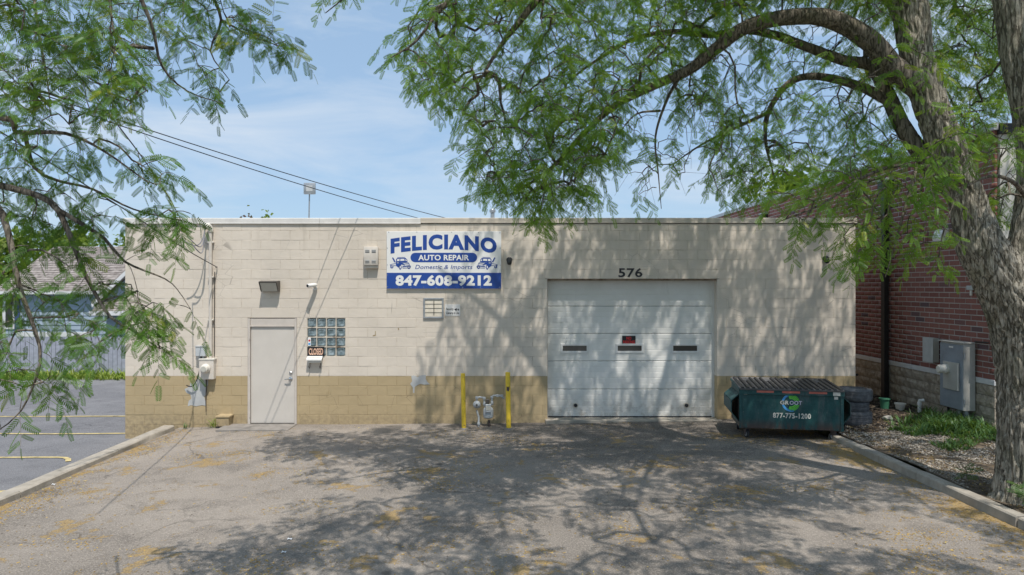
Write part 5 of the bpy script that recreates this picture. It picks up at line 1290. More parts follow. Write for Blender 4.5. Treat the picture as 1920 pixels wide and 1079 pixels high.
class Tree:
    def __init__(s): s.pos = []; s.par = []; s.fix = []; s.chains = []; s.limbs = []
    def limb(s, pts, rad, name='limb', step=0.14, wob=0.012, grow=True):
        r, ts = catmull(pts, step); rr = [float(np.interp(t, range(len(rad)), rad)) for t in ts]
        for i, p in enumerate(r):
            if 0 < i < len(r) - 1: p += Vector((mnoise.noise(p * 2.3), mnoise.noise(p * 2.3 + Vector((9, 0, 0))), mnoise.noise(p * 2.3 + Vector((0, 9, 0))))) * wob * 2
        rr = [q * (0.82 if q < 0.15 else 0.85) for q in rr] if name == 'limb' else rr
        s.limbs.append((name, r, rr))
        if grow:
            for i, p in enumerate(r):
                if rr[i] < 0.16 or i % 3 == 0: s.pos.append(p.copy()); s.par.append(-1); s.fix.append(True)
    def connect(s, anchors, droop=0.10, step=0.22):
        P0 = np.array([tuple(p) for p in s.pos]); A = np.array([tuple(a) for a in anchors])
        order = np.argsort(np.array([np.min(((P0 - a) ** 2).sum(1)) for a in A]))
        buf = np.zeros((len(P0) + len(A) * 14, 3)); buf[:len(P0)] = P0; n = len(P0); ends = []
        for ai in order:
            a = A[ai]; d2 = ((buf[:n] - a) ** 2).sum(1); j = int(np.argmin(d2)); p0 = Vector(buf[j]); p1 = Vector(a); Ld = (p1 - p0).length
            k = int(min(12, max(2, round(Ld / step)))); ch = [j]; prev = j
            for q in range(1, k + 1):
                t = q / k; pt = p0.lerp(p1, t); pt.z += droop * Ld * 1.3 * math.sin(math.pi * t)
                if q < k: pt += Vector((random.gauss(0, 1), random.gauss(0, 1), random.gauss(0, 1))) * 0.016 * min(1, Ld)
                buf[n] = pt; s.pos.append(pt); s.par.append(prev); s.fix.append(False); prev = n; ch.append(n); n += 1
            s.chains.append(ch); ends.append((p1, (s.pos[ch[-1]] - s.pos[ch[-2]]).normalized(), ch[-1]))
        return ends
    def branch_mesh(s, r0=0.0026, rmax=0.035, extra=()):
        wgt = np.ones(len(s.pos)) * 0.0
        for ch in s.chains: wgt[ch[-1]] += 1
        for i in range(len(s.pos) - 1, -1, -1):
            if s.par[i] >= 0: wgt[s.par[i]] += wgt[i]
        mb = MB()
        for ch in s.chains:
            rad = [min(rmax, r0 * (1 + wgt[c]) ** 0.52) for c in ch]; rad[0] = rad[1]
            mb.tube([s.pos[c] for c in ch], rad, 5 if rad[0] > 0.008 else 4, cap=False)
        for tw in extra: mb.tube(tw, [r0 * 0.9] + [r0 * 0.6] * (len(tw) - 1), 3, cap=False)
        return mb
def sprays(ends, length=(0.3, 0.55), gap=0.045, leaf=(0.12, 0.18), droop=0.5, bare=0.0, yellow=0.05, flat=0.8):
    pos = []; di = []; nr = []; scl = []; tn = []; tw = []
    for p, d, _ in ends:
        if random.random() < bare:
            a = p + (d + Vector((random.gauss(0, .4), random.gauss(0, .4), -0.3))).normalized() * random.uniform(0.15, 0.4); tw.append([p, a]); continue
        L_ = random.uniform(*length); n = 5; dirv = (d * 0.7 + Vector((random.gauss(0, .45), random.gauss(0, .45), random.gauss(-0.1, .3)))).normalized()
        q = p.copy(); pts = [q.copy()]
        for i in range(n):
            dirv = (dirv + Vector((0, 0, -droop * 0.32)) + Vector((random.gauss(0, .07), random.gauss(0, .07), random.gauss(0, .07)))).normalized(); q = q + dirv * (L_ / n); pts.append(q.copy())
        tw.append(pts); base_t = random.uniform(0.1, 0.75); yl = random.random() < yellow
        m = max(4, int(L_ / gap)); sgn = 1
        for i in range(m + 1):
            t = (i + 0.35) / (m + 0.35) * n; k = min(n - 1, int(t)); pt = pts[k].lerp(pts[k + 1], min(1, t - k)); td = (pts[k + 1] - pts[k]).normalized()
            sd = td.cross(Vector((0, 0, 1))); sd = sd.normalized() if sd.length > 0.05 else Vector((1, 0, 0)); sgn = -sgn
            if i == m: dv = td
            else: dv = td * 0.62 + sd * (0.85 * sgn) + Vector((0, 0, -0.22 * droop * 2)) + Vector((random.gauss(0, .22), random.gauss(0, .22), random.gauss(0, .22)))
            pos.append(tuple(pt)); di.append(tuple(dv)); nr.append((random.gauss(0, flat), random.gauss(0, flat), 0.75 + random.gauss(0, .3)))
            scl.append(random.uniform(*leaf) * (0.75 + 0.25 * math.sin(math.pi * min(1, 0.25 + i / m))))
            tn.append(min(0.88, base_t + random.uniform(-0.2, 0.2)) if not (yl and random.random() < 0.75) else random.uniform(0.9, 1.0))
    return np.array(pos), np.array(di), np.array(nr), np.array(scl), np.clip(np.array(tn), 0, 1), tw

def trunk_mesh(pts, rad, m, seg=72, ring=0.028, amp=0.02, flare=None, name='trunk'):
    r, ts = catmull(pts, ring); n = len(r); up = Vector((0, 1, 0)); V = np.zeros((n * seg, 3)); s_ = 0
    for i, p in enumerate(r):
        d = (r[min(i + 1, n - 1)] - r[max(i - 1, 0)]).normalized(); up = (up - d * up.dot(d)).normalized(); sd = d.cross(up)
        rr = float(np.interp(ts[i], range(len(rad)), rad))
        if i: s_ += (r[i] - r[i - 1]).length
        for k in range(seg):
            a = 2 * math.pi * k / seg; c, s2 = math.cos(a), math.sin(a)
            q = Vector((c * rr * 13, s2 * rr * 13, s_ * 1.9)); wv = mnoise.noise(Vector((c * rr * 5, s2 * rr * 5, s_ * 3.2))) * 1.1
            n1 = mnoise.noise(q + Vector((wv, wv, wv * 0.4))); n2 = mnoise.noise(q * 2.3 + Vector((5, 1, wv)))
            h = (1 - min(1, abs(n1) * 4.6)); h2 = (1 - min(1, abs(n2) * 3.6))
            dr = amp * min(1.0, rr / 0.33) * (0.30 - h * 1.0 - h2 * 0.45) + 0.03 * rr * mnoise.noise(Vector((c * 1.5, s2 * 1.5, s_ * 0.8)))
            fl = 1.0
            if flare: fl = 1 + math.exp(-max(0, s_ - 0.05) / 0.26) * (0.22 + 0.26 * max(0, math.cos(5 * a + 0.8)) + 0.12 * math.cos(3 * a + 1))
            V[i * seg + k] = p + (up * c + sd * s2) * (rr * fl + dr)
    i_, k_ = np.meshgrid(np.arange(n - 1), np.arange(seg), indexing='ij'); a = (i_ * seg + k_).ravel(); b = (i_ * seg + (k_ + 1) % seg).ravel()
    q = np.stack([a, b, b + seg, a + seg], 1)
    return fast_mesh(name, V, q, m, smooth=True)

def finish_tree(root, T, leafsets, mat, barkmat, r0, rmax, extra, tmpl_small_mat=None):
    off = np.array(wloc(root))
    for name, r, rr in T.limbs:
        if name == 'hidden': continue
        thick = max(rr)
        me = trunk_mesh(r[::3] + ([r[-1]] if (len(r) - 1) % 3 else []), rr[::3] + ([rr[-1]] if (len(r) - 1) % 3 else []), barkmat, 40 if thick > 0.1 else 14, 0.03 if thick > 0.1 else 0.07, min(0.022, thick * 0.16), name=name)
        v = np.zeros(len(me.vertices) * 3, np.float32); me.vertices.foreach_get('co', v); me.vertices.foreach_set('co', (v.reshape(-1, 3) - off).astype(np.float32).ravel()); me.update()
        link_mesh(name, me, root)
    mb = T.branch_mesh(r0, rmax, extra); mb.v = [(p[0] - off[0], p[1] - off[1], p[2] - off[2]) for p in mb.v]
    me = fast_mesh('twigs', np.array(mb.v), np.array(mb.f), barkmat, smooth=True); link_mesh('twigs', me, root, kind='stuff')
def apparent(pos, scl):
    px = CX + pos[:, 0] / pos[:, 1] * F; py = CY - (pos[:, 2] - CAMZ) / pos[:, 1] * F
    vis = (px > 15) & (px < 1905) & (py > 15) & (py < 1070) & (pos[:, 1] > 1)
    return np.where(vis, scl / np.maximum(pos[:, 1], 0.5), 0), px, py
def leaf_parts(root, tmpl, pos, Fm, scl, tint, mat, count):
    ap, px, py = apparent(pos, scl); pick = np.argsort(-ap)[:count]; keep = np.ones(len(pos), bool); keep[pick] = False
    var = []
    for k in range(8):
        t = (k + 0.5) / 8 * 0.88 if k < 7 else 0.96
        var.append((t, fast_mesh('leaf', tmpl[0], tmpl[1], mat, np.full(len(tmpl[0]), t))))
    off = Vector(wloc(root))
    for i in pick:
        me = min(var, key=lambda v: abs(v[0] - tint[i]))[1]
        o = bpy.data.objects.new('leaf', me); COL.objects.link(o); o.parent = root
        mm = Matrix([list(Fm[i][0]) + [0], list(Fm[i][1]) + [0], list(Fm[i][2]) + [0], [0, 0, 0, 1]])
        o.matrix_basis = Matrix.Translation(Vector(pos[i]) - off) @ mm @ Matrix.Scale(float(scl[i]), 4)
    return keep

# ------------------------------------------------------------------ locust tree on the right
T1 = Tree()
tr = thing('locust_tree', 'large honey locust with furrowed forked trunk arching over the driveway at right', 'tree', (6.55, 8.42, 0.33))
Y0 = 8.42
trunk_pts = [(6.57, Y0, 0.10), (6.58, Y0, 0.45), (6.57, Y0, 1.0), (6.54, Y0, 1.7), (6.47, Y0, 2.3), P(1897, 560, Y0), P(1839, 462, Y0 + 0.03), P(1826, 420, Y0 + 0.05), P(1811, 371, Y0 + 0.08), P(1783, 297, Y0 + 0.12), P(1752, 215, Y0 + 0.17), P(1731, 150, Y0 + 0.2), P(1717, 95, Y0 + 0.25), P(1700, 0, Y0 + 0.3), (4.75, 8.85, 7.8), (4.5, 9.0, 9.6), (4.6, 9.1, 11.4), (4.4, 9.2, 13)]
trunk_rad = [0.375, 0.37, 0.365, 0.36, 0.36, 0.325, 0.262, 0.225, 0.20, 0.20, 0.195, 0.19, 0.19, 0.21, 0.18, 0.13, 0.09, 0.04]
off1 = np.array(wloc(tr))
def place(me, root):
    v = np.zeros(len(me.vertices) * 3, np.float32); me.vertices.foreach_get('co', v); me.vertices.foreach_set('co', (v.reshape(-1, 3) - np.array(wloc(root))).astype(np.float32).ravel()); me.update()
    return link_mesh(me.name, me, root)
place(trunk_mesh(trunk_pts, trunk_rad, MT['bark'], 150, 0.028, 0.036, True), tr)
lead2 = [(6.42, Y0 + 0.02, 2.35), P(1912, 530, Y0), P(1928, 440, Y0 - 0.02), P(1938, 350, Y0), P(1938, 270, Y0 + 0.05), P(1925, 180, Y0 + 0.1), P(1908, 90, Y0 + 0.15), P(1896, 0, Y0 + 0.2), (6.25, 8.9, 7.8), (6.9, 9.0, 9.6), (7.6, 9.2, 11.4)]
lead2r = [0.20, 0.23, 0.19, 0.17, 0.18, 0.19, 0.195, 0.20, 0.16, 0.11, 0.04]
place(trunk_mesh(lead2, lead2r, MT['bark'], 110, 0.03, 0.032, name='leader'), tr)
T1.limb(trunk_pts[11:], trunk_rad[11:], 'hidden'); T1.limb(lead2[6:], lead2r[6:], 'hidden')
def PL(l, Ya, Yb):
    n = len(l) - 1; return [P(x, y, Ya + (Yb - Ya) * i / n) for i, (x, y) in enumerate(l)]
T1.limb(PL([(1722, 165), (1686, 142), (1659, 105), (1608, 58), (1550, 35), (1492, 30), (1441, 38), (1394, 54), (1355, 84), (1317, 110), (1289, 133), (1239, 156), (1200, 171), (1150, 200), (1111, 232), (1060, 290), (1005, 340), (950, 368)], 8.6, 8.9),
        [0.17, 0.165, 0.155, 0.15, 0.135, 0.125, 0.115, 0.105, 0.10, 0.09, 0.082, 0.07, 0.062, 0.052, 0.045, 0.034, 0.022, 0.012], 'limb')
T1.limb(PL([(1778, 350), (1735, 300), (1704, 258), (1684, 222), (1662, 170), (1642, 130), (1622, 122), (1580, 112), (1530, 95), (1470, 72), (1410, 57), (1330, 66), (1260, 60), (1190, 74), (1120, 112), (1060, 160)], 8.65, 9.7),
        [0.14, 0.13, 0.125, 0.12, 0.11, 0.10, 0.092, 0.085, 0.078, 0.07, 0.062, 0.052, 0.045, 0.036, 0.026, 0.014], 'limb')
T1.limb(PL([(1668, 190), (1636, 171), (1581, 155), (1530, 143), (1490, 149), (1468, 168), (1443, 208), (1433, 242), (1440, 285), (1452, 335)], 8.9, 9.5), [0.088, 0.08, 0.068, 0.06, 0.055, 0.05, 0.042, 0.034, 0.022, 0.012], 'limb')
T1.limb(PL([(1443, 210), (1410, 226), (1372, 243), (1322, 268), (1285, 290), (1262, 310)], 9.3, 9.6), [0.034, 0.03, 0.024, 0.018, 0.012, 0.006], 'limb')
T1.limb(PL([(1275, 142), (1262, 175), (1238, 208), (1229, 255), (1238, 300), (1232, 350), (1240, 392)], 8.8, 8.9), [0.03, 0.026, 0.021, 0.016, 0.012, 0.008, 0.005], 'limb')
T1.limb(PL([(1238, 208), (1210, 212), (1180, 222), (1160, 250)], 8.8, 8.7), [0.02, 0.015, 0.011, 0.007], 'limb')
T1.limb([P(1705, 20, 8.72), P(1600, -90, 8.7), P(1450, -150, 8.6), P(1280, -150, 8.4), P(1130, -100, 8.2), P(1040, -35, 8.1), P(975, 40, 8.0), P(945, 75, 8.0), P(925, 110, 8.0), P(895, 160, 8.0)], [0.16, 0.14, 0.12, 0.10, 0.085, 0.065, 0.045, 0.035, 0.025, 0.012], 'limb')
T1.limb([P(1130, -100, 8.2), P(1000, -110, 8.0), P(900, -60, 7.8), P(840, 0, 7.7), P(795, 62, 7.6), P(760, 95, 7.6), P(733, 108, 7.6)], [0.06, 0.05, 0.04, 0.03, 0.02, 0.012, 0.006], 'limb')
T1.limb([P(900, -60, 7.8), P(800, -90, 7.6), P(720, -50, 7.5), P(650, -10, 7.4), P(610, 25, 7.4)], [0.035, 0.028, 0.02, 0.012, 0.006], 'limb')
T1.limb([P(1800, 345, 8.3), P(1770, 320, 8.0), P(1720, 310, 7.8), P(1650, 320, 7.6), P(1590, 350, 7.5), P(1520, 395, 7.45), P(1450, 420, 7.4)], [0.05, 0.04, 0.03, 0.024, 0.018, 0.012, 0.006], 'limb')
T1.limb([P(1720, 310, 7.8), P(1700, 380, 7.6), P(1680, 450, 7.5), P(1660, 520, 7.45)], [0.026, 0.02, 0.012, 0.006], 'limb')
T1.limb([P(1925, 370, 8.3), P(1885, 335, 8.0), P(1840, 335, 7.8), P(1800, 360, 7.7), P(1770, 430, 7.6), P(1755, 520, 7.6)], [0.035, 0.028, 0.02, 0.016, 0.010, 0.005], 'limb')
# high limbs above the picture
for pts, rad in (([(4.7, 8.85, 7.6), (2.8, 8.2, 8.9), (0.9, 7.6, 9.6), (-0.7, 7.2, 9.4)], [0.13, 0.09, 0.06, 0.02]),
                 ([(4.6, 8.95, 8.4), (3.0, 9.8, 9.6), (1.2, 10.6, 10.2), (-0.4, 11.2, 10.0)], [0.12, 0.09, 0.06, 0.02]),
                 ([(4.55, 9.0, 9.0), (4.2, 7.4, 10.2), (3.6, 5.6, 10.4), (3.0, 4.2, 9.8)], [0.11, 0.08, 0.05, 0.02]),
                 ([(6.4, 8.9, 8.2), (6.9, 7.2, 9.4), (6.9, 5.6, 9.8), (6.6, 4.2, 9.4)], [0.12, 0.08, 0.05, 0.02]),
                 ([(6.9, 9.0, 9.4), (8.4, 9.4, 10.4), (9.8, 9.6, 10.6), (11.0, 9.6, 10.2)], [0.10, 0.07, 0.05, 0.02]),
                 ([(4.5, 9.1, 10.2), (5.0, 10.4, 11.2), (5.6, 11.6, 11.4), (6.0, 12.4, 11.0)], [0.09, 0.07, 0.05, 0.02])):
    T1.limb(pts, rad, 'limb')
R1 = [(800, -60), (1240, -60), (1262, 110), (1185, 215), (1140, 320), (1120, 372), (1030, 398), (905, 372), (852, 322), (905, 285), (850, 235), (762, 172), (735, 112), (722, 92), (792, 58)]
sets = [
    (R1, 600, (7.4, 9.6), 0.0, 0.06), ([(1085, 200), (1190, 180), (1140, 330), (1010, 370), (960, 330), (1000, 260)], 55, (8.2, 9.3), 0, 0.04),
    ([(900, 372), (1030, 340), (1140, 385), (1135, 400), (1050, 402), (1030, 440), (1000, 448), (994, 420), (940, 395), (885, 395)], 44, (8.2, 9.2), 0.0, 0.03),
    ([(1240, -60), (1690, -60), (1690, 75), (1620, 45), (1540, 18), (1440, 24), (1350, 60), (1290, 110), (1262, 110)], 300, (8.2, 10.2), 0.0, 0.10),
    ([(1262, 120), (1330, 60), (1440, 60), (1600, 80), (1690, 170), (1620, 190), (1480, 150), (1380, 190), (1250, 250)], 110, (8.4, 10.2), 0.1, 0.06),
    ([(1700, -60), (1930, -60), (1930, 110), (1880, 230), (1790, 320), (1755, 200), (1700, 60)], 260, (8.8, 11.5), 0.0, 0.35),
    ([(1310, 240), (1450, 190), (1560, 170), (1670, 220), (1700, 290), (1640, 345), (1500, 350), (1400, 400), (1310, 385), (1340, 300)], 170, (8.6, 10.2), 0.08, 0.08),
    ([(1160, 180), (1330, 170), (1420, 300), (1330, 330), (1200, 400), (1150, 330)], 70, (8.6, 9.6), 0.65, 0.02),
    ([(1540, 360), (1640, 300), (1720, 290), (1790, 270), (1800, 330), (1770, 420), (1700, 420), (1640, 430), (1560, 410)], 95, (7.1, 7.9), 0.0, 0.03),
    ([(1425, 408), (1540, 370), (1590, 420), (1560, 470), (1525, 500), (1480, 445)], 26, (7.2, 7.7), 0.0, 0.05),
    ([(1570, 450), (1690, 430), (1690, 500), (1640, 540), (1585, 545)], 30, (7.2, 7.7), 0.0, 0.04),
    ([(1690, 430), (1800, 450), (1790, 480), (1760, 560), (1735, 560), (1700, 500)], 22, (7.2, 7.8), 0.0, 0.03),
    ([(1650, 130), (1760, 110), (1790, 200), (1700, 230)], 16, (7.6, 8.2), 0.0, 0.12),
    ([(1790, 240), (1920, 210), (1920, 330), (1820, 340)], 30, (7.4, 8.1), 0.0, 0.05),
    ([(1830, 400), (1920, 330), (1920, 420), (1860, 460)], 16, (8.6, 9.4), 0.1, 0.05),
    ([(585, -40), (720, -40), (690, 22), (640, 25), (600, 45)], 26, (7.3, 7.9), 0.0, 0.10),
]
D1 = [[] for _ in range(5)]; TW = []
for poly, n_, yr, bare, yel in sets:
    e = T1.connect(sample_poly([(x, y - (28 if yr[1] > 8.3 else 40)) for x, y in poly], int(n_ * (1.55 if yr[1] > 8.3 else 0.85)), yr))
    r_ = sprays(e, (0.18, 0.46), 0.042, (0.09, 0.175), 0.55, bare, yel)
    for a, b in zip(D1, r_[:5]):
        if len(b): a.append(b)
    TW += r_[5]
pos, di, nr, scl, tn = [np.concatenate(a) for a in D1]; Fm = frames(di, nr)
keep = leaf_parts(tr, LEAF_FAR, pos, Fm, scl, tn, MT['leaf'], 300)
V, Q, T_ = instance(LEAF_FAR, pos[keep], Fm[keep], scl[keep], tn[keep])
link_mesh('foliage', fast_mesh('foliage', V - off1, Q, MT['leaf'], T_), tr, kind='stuff')
# crown above the picture, which shades the wall and the driveway
crown = []
def crown_fill(n, c, r, thr, box=False):
    k = g_ = 0
    while k < n and g_ < n * 80:
        g_ += 1
        u = Vector((random.uniform(-1, 1), random.uniform(-1, 1), random.uniform(-1, 1)))
        if not box and (u.length > 1 or u.length < 0.3): continue
        p = Vector((c[0] + u.x * r[0], c[1] + u.y * r[1], c[2] + u.z * r[2]))
        if p.y > 0.8 and CY - (p.z - CAMZ) / p.y * F > -75: continue
        if mnoise.noise(Vector((p.x * 0.8, p.y * 0.8, p.z * 0.5))) < thr: continue
        crown.append(p); k += 1
crown_fill(120, (-1.5, 8.7, 8.35), (2.0, 1.0, 0.8), -0.1)
crown_fill(740, (4.7, 8.6, 10.2), (6.0, 4.8, 3.4), -0.12)
crown_fill(430, (2.6, 4.5, 7.4), (4.6, 2.4, 1.6), 0.0)
crown_fill(370, (4.0, 10.6, 9.8), (4.2, 1.8, 1.5), -0.20)
e = T1.connect(crown, 0.06, 0.35)
cp, cdi, cnr, csc, ctn, ctw = sprays(e, (0.45, 0.8), 0.075, (0.20, 0.29), 0.4, 0.0, 0.1)
V, Q, T_ = instance(LEAF_FAR, cp, frames(cdi, cnr), csc, ctn)
link_mesh('upper_foliage', fast_mesh('upper_foliage', V - off1, Q, MT['leaf'], T_), tr, kind='stuff')
finish_tree(tr, T1, None, None, MT['barkdark'], 0.0027, 0.035, TW + ctw)

# ------------------------------------------------------------------ locust tree reaching in from the left
T2 = Tree()
tl = thing('locust_tree', 'near honey locust reaching in from the left with feathery drooping leaves', 'tree', (-7.9, 4.4, -0.3))
tp = [(-7.9, 4.4, -0.45), (-7.88, 4.42, 0.6), (-7.8, 4.45, 1.8), (-7.85, 4.5, 3.2), (-8.1, 4.5, 5.0), (-8.4, 4.4, 7.0), (-8.5, 4.3, 8.6)]
place(trunk_mesh(tp, [0.30, 0.26, 0.24, 0.22, 0.18, 0.11, 0.04], MT['bark'], 48, 0.05, 0.018, True), tl)
T2.limb(tp[3:], [0.22, 0.18, 0.11, 0.04], 'hidden')
T2.limb([(-7.85, 4.5, 3.1), (-6.2, 4.5, 3.55), (-4.6, 4.5, 3.72)] + PL([(-20, 338), (0, 344), (62, 366), (110, 396), (127, 441), (143, 499), (176, 535), (207, 592), (232, 612), (265, 628), (300, 655)], 4.5, 4.5), [0.10, 0.08, 0.05, 0.030, 0.028, 0.026, 0.024, 0.021, 0.018, 0.015, 0.012, 0.010, 0.007, 0.004], 'limb')
T2.limb(PL([(110, 394), (170, 430), (205, 465), (228, 490)], 4.5, 4.6) + PL([(280, 505), (330, 540)], 4.6, 4.6), [0.018, 0.015, 0.012, 0.010, 0.007, 0.004], 'limb')
T2.limb([(-7.85, 4.5, 3.0), (-6.0, 4.3, 3.3)] + PL([(-60, 375), (-10, 378), (13, 400), (23, 467), (34, 535), (52, 597), (70, 640), (72, 680), (60, 740), (20, 795), (-10, 812)], 4.3, 4.2), [0.09, 0.06, 0.028, 0.026, 0.024, 0.022, 0.019, 0.015, 0.012, 0.010, 0.007, 0.005, 0.004], 'limb')
T2.limb(PL([(0, 520), (25, 500), (52, 455), (80, 470), (130, 500)], 4.3, 4.4), [0.008, 0.010, 0.010, 0.007, 0.004], 'limb')
T2.limb([(-7.95, 4.5, 3.9), (-5.8, 4.5, 4.15)] + PL([(-40, 215), (0, 230), (27, 245), (97, 243), (150, 262), (195, 282), (250, 330), (300, 345)], 4.4, 4.6), [0.09, 0.05, 0.026, 0.024, 0.021, 0.016, 0.012, 0.009, 0.006, 0.004], 'limb')
T2.limb(PL([(45, 245), (50, 300), (78, 319), (109, 339), (156, 342), (202, 370), (249, 393), (330, 408), (372, 425)], 4.7, 4.9), [0.018, 0.016, 0.014, 0.012, 0.011, 0.009, 0.007, 0.005, 0.003], 'limb')
T2.limb([(-8.05, 4.5, 4.8), (-6.2, 4.2, 5.2)] + PL([(-30, -60), (60, -40), (160, -60), (270, -30), (283, 40), (290, 90), (320, 150), (350, 170), (420, 195)], 4.2, 4.9), [0.10, 0.06, 0.03, 0.028, 0.025, 0.02, 0.014, 0.011, 0.008, 0.006, 0.003], 'limb')
T2.limb(PL([(160, -60), (250, -100), (350, -60), (400, 0), (416, 38), (400, 80), (395, 110), (430, 150)], 5.0, 5.0) , [0.024, 0.022, 0.019, 0.016, 0.012, 0.008, 0.006, 0.003], 'limb')
T2.limb(PL([(416, 38), (450, 60), (500, 75), (550, 95)], 5.0, 5.0), [0.010, 0.008, 0.005, 0.003], 'limb')
T2.limb(PL([(60, -40), (70, 30), (72, 70), (88, 140), (95, 200)], 5.0, 4.6), [0.016, 0.014, 0.010, 0.007, 0.004], 'limb')
T2.limb(PL([(205, 0), (208, 35), (222, 100), (240, 130)], 4.9, 4.8), [0.010, 0.008, 0.005, 0.003], 'limb')
for pts, rad in (([(-8.2, 4.5, 5.6), (-9.6, 5.2, 6.8), (-10.8, 5.8, 7.6)], [0.08, 0.05, 0.02]), ([(-8.3, 4.4, 6.2), (-8.6, 3.0, 7.4), (-8.8, 1.8, 8.0)], [0.08, 0.05, 0.02]), ([(-8.0, 4.5, 4.4), (-9.4, 3.8, 5.2), (-10.6, 3.2, 5.6)], [0.08, 0.05, 0.02])):
    T2.limb(pts, rad, 'limb')
lsets = [
    ([(-30, -60), (165, -60), (215, 30), (270, 140), (285, 180), (200, 225), (150, 240), (-30, 225)], 95, (3.9, 4.5), 0.0, 0.08),
    ([(165, -60), (430, -60), (470, 20), (560, 85), (500, 95), (440, 60), (400, 60), (400, 130), (440, 170), (400, 190), (350, 130), (300, 110), (270, 140)], 60, (4.7, 5.3), 0.0, 0.06),
    ([(440, 20), (560, 80), (555, 96), (450, 80)], 9, (4.8, 5.1), 0.0, 0.25),
    ([(-30, 225), (180, 245), (200, 275), (120, 330), (-30, 335)], 26, (4.4, 5.0), 0.0, 0.05),
    ([(185, 260), (250, 272), (340, 330), (350, 345), (280, 330), (240, 325)], 10, (4.6, 5.0), 0.0, 0.03),
    ([(-30, 335), (110, 330), (260, 390), (360, 395), (375, 420), (330, 425), (250, 430), (120, 420), (-30, 470)], 46, (4.4, 5.0), 0.0, 0.04),
    ([(110, 430), (250, 480), (260, 560), (220, 560), (150, 540)], 18, (4.4, 4.8), 0.0, 0.03),
    ([(225, 560), (300, 560), (385, 572), (370, 585), (290, 600), (340, 660), (335, 690), (290, 655), (235, 625)], 20, (4.3, 4.6), 0.0, 0.02),
    ([(-30, 470), (60, 460), (110, 560), (190, 600), (190, 670), (100, 680), (-30, 640)], 32, (4.1, 4.6), 0.0, 0.02),
    ([(-30, 660), (120, 650), (175, 670), (165, 700), (100, 730), (60, 770), (-30, 790)], 18, (4.0, 4.4), 0.0, 0.02),
]
D2 = [[] for _ in range(5)]; TW2 = []
for poly, n_, yr, bare, yel in lsets:
    e = T2.connect(sample_poly(poly, int(n_ * (1.5 if min(p[1] for p in poly) < -50 else 1.2)), yr), 0.04, 0.12)
    r_ = sprays(e, (0.15, 0.34), 0.036, (0.07, 0.142), 0.6, bare, yel, 0.9)
    for a, b in zip(D2, r_[:5]):
        if len(b): a.append(b)
    TW2 += r_[5]
pos, di, nr, scl, tn = [np.concatenate(a) for a in D2]; Fm = frames(di, nr)
off2 = np.array(wloc(tl))
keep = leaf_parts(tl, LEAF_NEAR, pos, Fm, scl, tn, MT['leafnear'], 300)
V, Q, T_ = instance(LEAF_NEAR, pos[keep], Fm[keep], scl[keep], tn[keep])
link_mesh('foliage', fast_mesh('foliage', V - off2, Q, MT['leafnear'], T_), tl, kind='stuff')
crown = []; g_ = 0
while len(crown) < 260 and g_ < 20000:
    g_ += 1; u = Vector((random.uniform(-1, 1), random.uniform(-1, 1), random.uniform(-1, 1)))
    if u.length > 1: continue
    p = Vector((-9.3 + u.x * 2.6, 4.2 + u.y * 3.0, 6.6 + u.z * 2.4))
    if p.y > 1 and CX + p.x / p.y * F > -60 and CY - (p.z - CAMZ) / p.y * F > -60: continue
    crown.append(p)
e = T2.connect(crown, 0.06, 0.35); cp, cdi, cnr, csc, ctn, ctw = sprays(e, (0.5, 0.9), 0.085, (0.26, 0.36), 0.4)
V, Q, T_ = instance(LEAF_TOP, cp, frames(cdi, cnr), csc, ctn)
link_mesh('upper_foliage', fast_mesh('upper_foliage', V - off2, Q, MT['leaf'], T_), tl, kind='stuff')
finish_tree(tl, T2, None, None, MT['barkdark'], 0.0019, 0.02, TW2 + ctw)

# ------------------------------------------------------------------ far trees
QUAD = (np.array([(0, 0, 0), (0.5, 0.35, 0.06), (1, 0, -0.05), (0.5, -0.35, 0.06)]), np.array([(0, 1, 2, 3)]))
def far_tree(label, x, y, z0, top, rx, n, mat, lf=0.34, cat='tree', group=None):
    o = thing('background_tree', label, cat, (x, y, z0), group); h = top - z0; mb = MB()
    mb.tube([(x, y, z0 - 0.2), (x + 0.1, y, z0 + h * 0.4), (x, y, z0 + h * 0.75)], [0.03 * h, 0.022 * h, 0.008 * h], 8)
    for k in range(7):
        a = random.uniform(0, 6.28); zz = z0 + h * random.uniform(0.3, 0.6); mb.tube([(x + 0.05, y, zz), (x + math.cos(a) * rx * 0.6, y + math.sin(a) * rx * 0.6, zz + h * 0.2)], [0.012 * h, 0.004 * h], 6)
    part('trunk', mb, MT['barkdark'], o)
    cl = [(random.gauss(0, .5), random.gauss(0, .5), random.uniform(-0.8, 0.85)) for _ in range(26)]; pos = []
    for _ in range(n):
        c = random.choice(cl); q = Vector((c[0] + random.gauss(0, .17), c[1] + random.gauss(0, .17), c[2] + random.gauss(0, .13)))
        q.x *= (1 - 0.45 * max(0, q.z)); q.y *= (1 - 0.45 * max(0, q.z)); pos.append((x + q.x * rx, y + q.y * rx, z0 + h * (0.62 + 0.36 * q.z)))
    pos = np.array(pos); d = rng.normal(size=(n, 3)); nn = rng.normal(size=(n, 3)) + np.array([0, 0, 0.8])
    V, Q, T_ = instance(QUAD, pos, frames(d, nn), rng.uniform(0.6, 1.3, n) * lf, rng.uniform(0, 0.95, n))
    link_mesh('crown', fast_mesh('crown', V - np.array([x, y, z0]), Q, mat, T_), o)
far_tree('bright yellow green tree top rising behind the brick building coping', 19.3, 46, -0.3, 10.6, 3.4, 3000, MT['leaffar'], 0.40)
far_tree('green tree standing behind the left gable end of the blue house', -27.6, 38, -0.3, 6.2, 2.6, 2600, MT['leaffar'])
far_tree('tall green tree showing over the blue house roof ridge', -29.5, 46, -0.3, 7.2, 3.2, 2600, MT['leaffar'])
far_tree('broad green tree over the roof next to the shop corner', -24.5, 47, -0.3, 6.6, 3.4, 2400, MT['leaffar'])
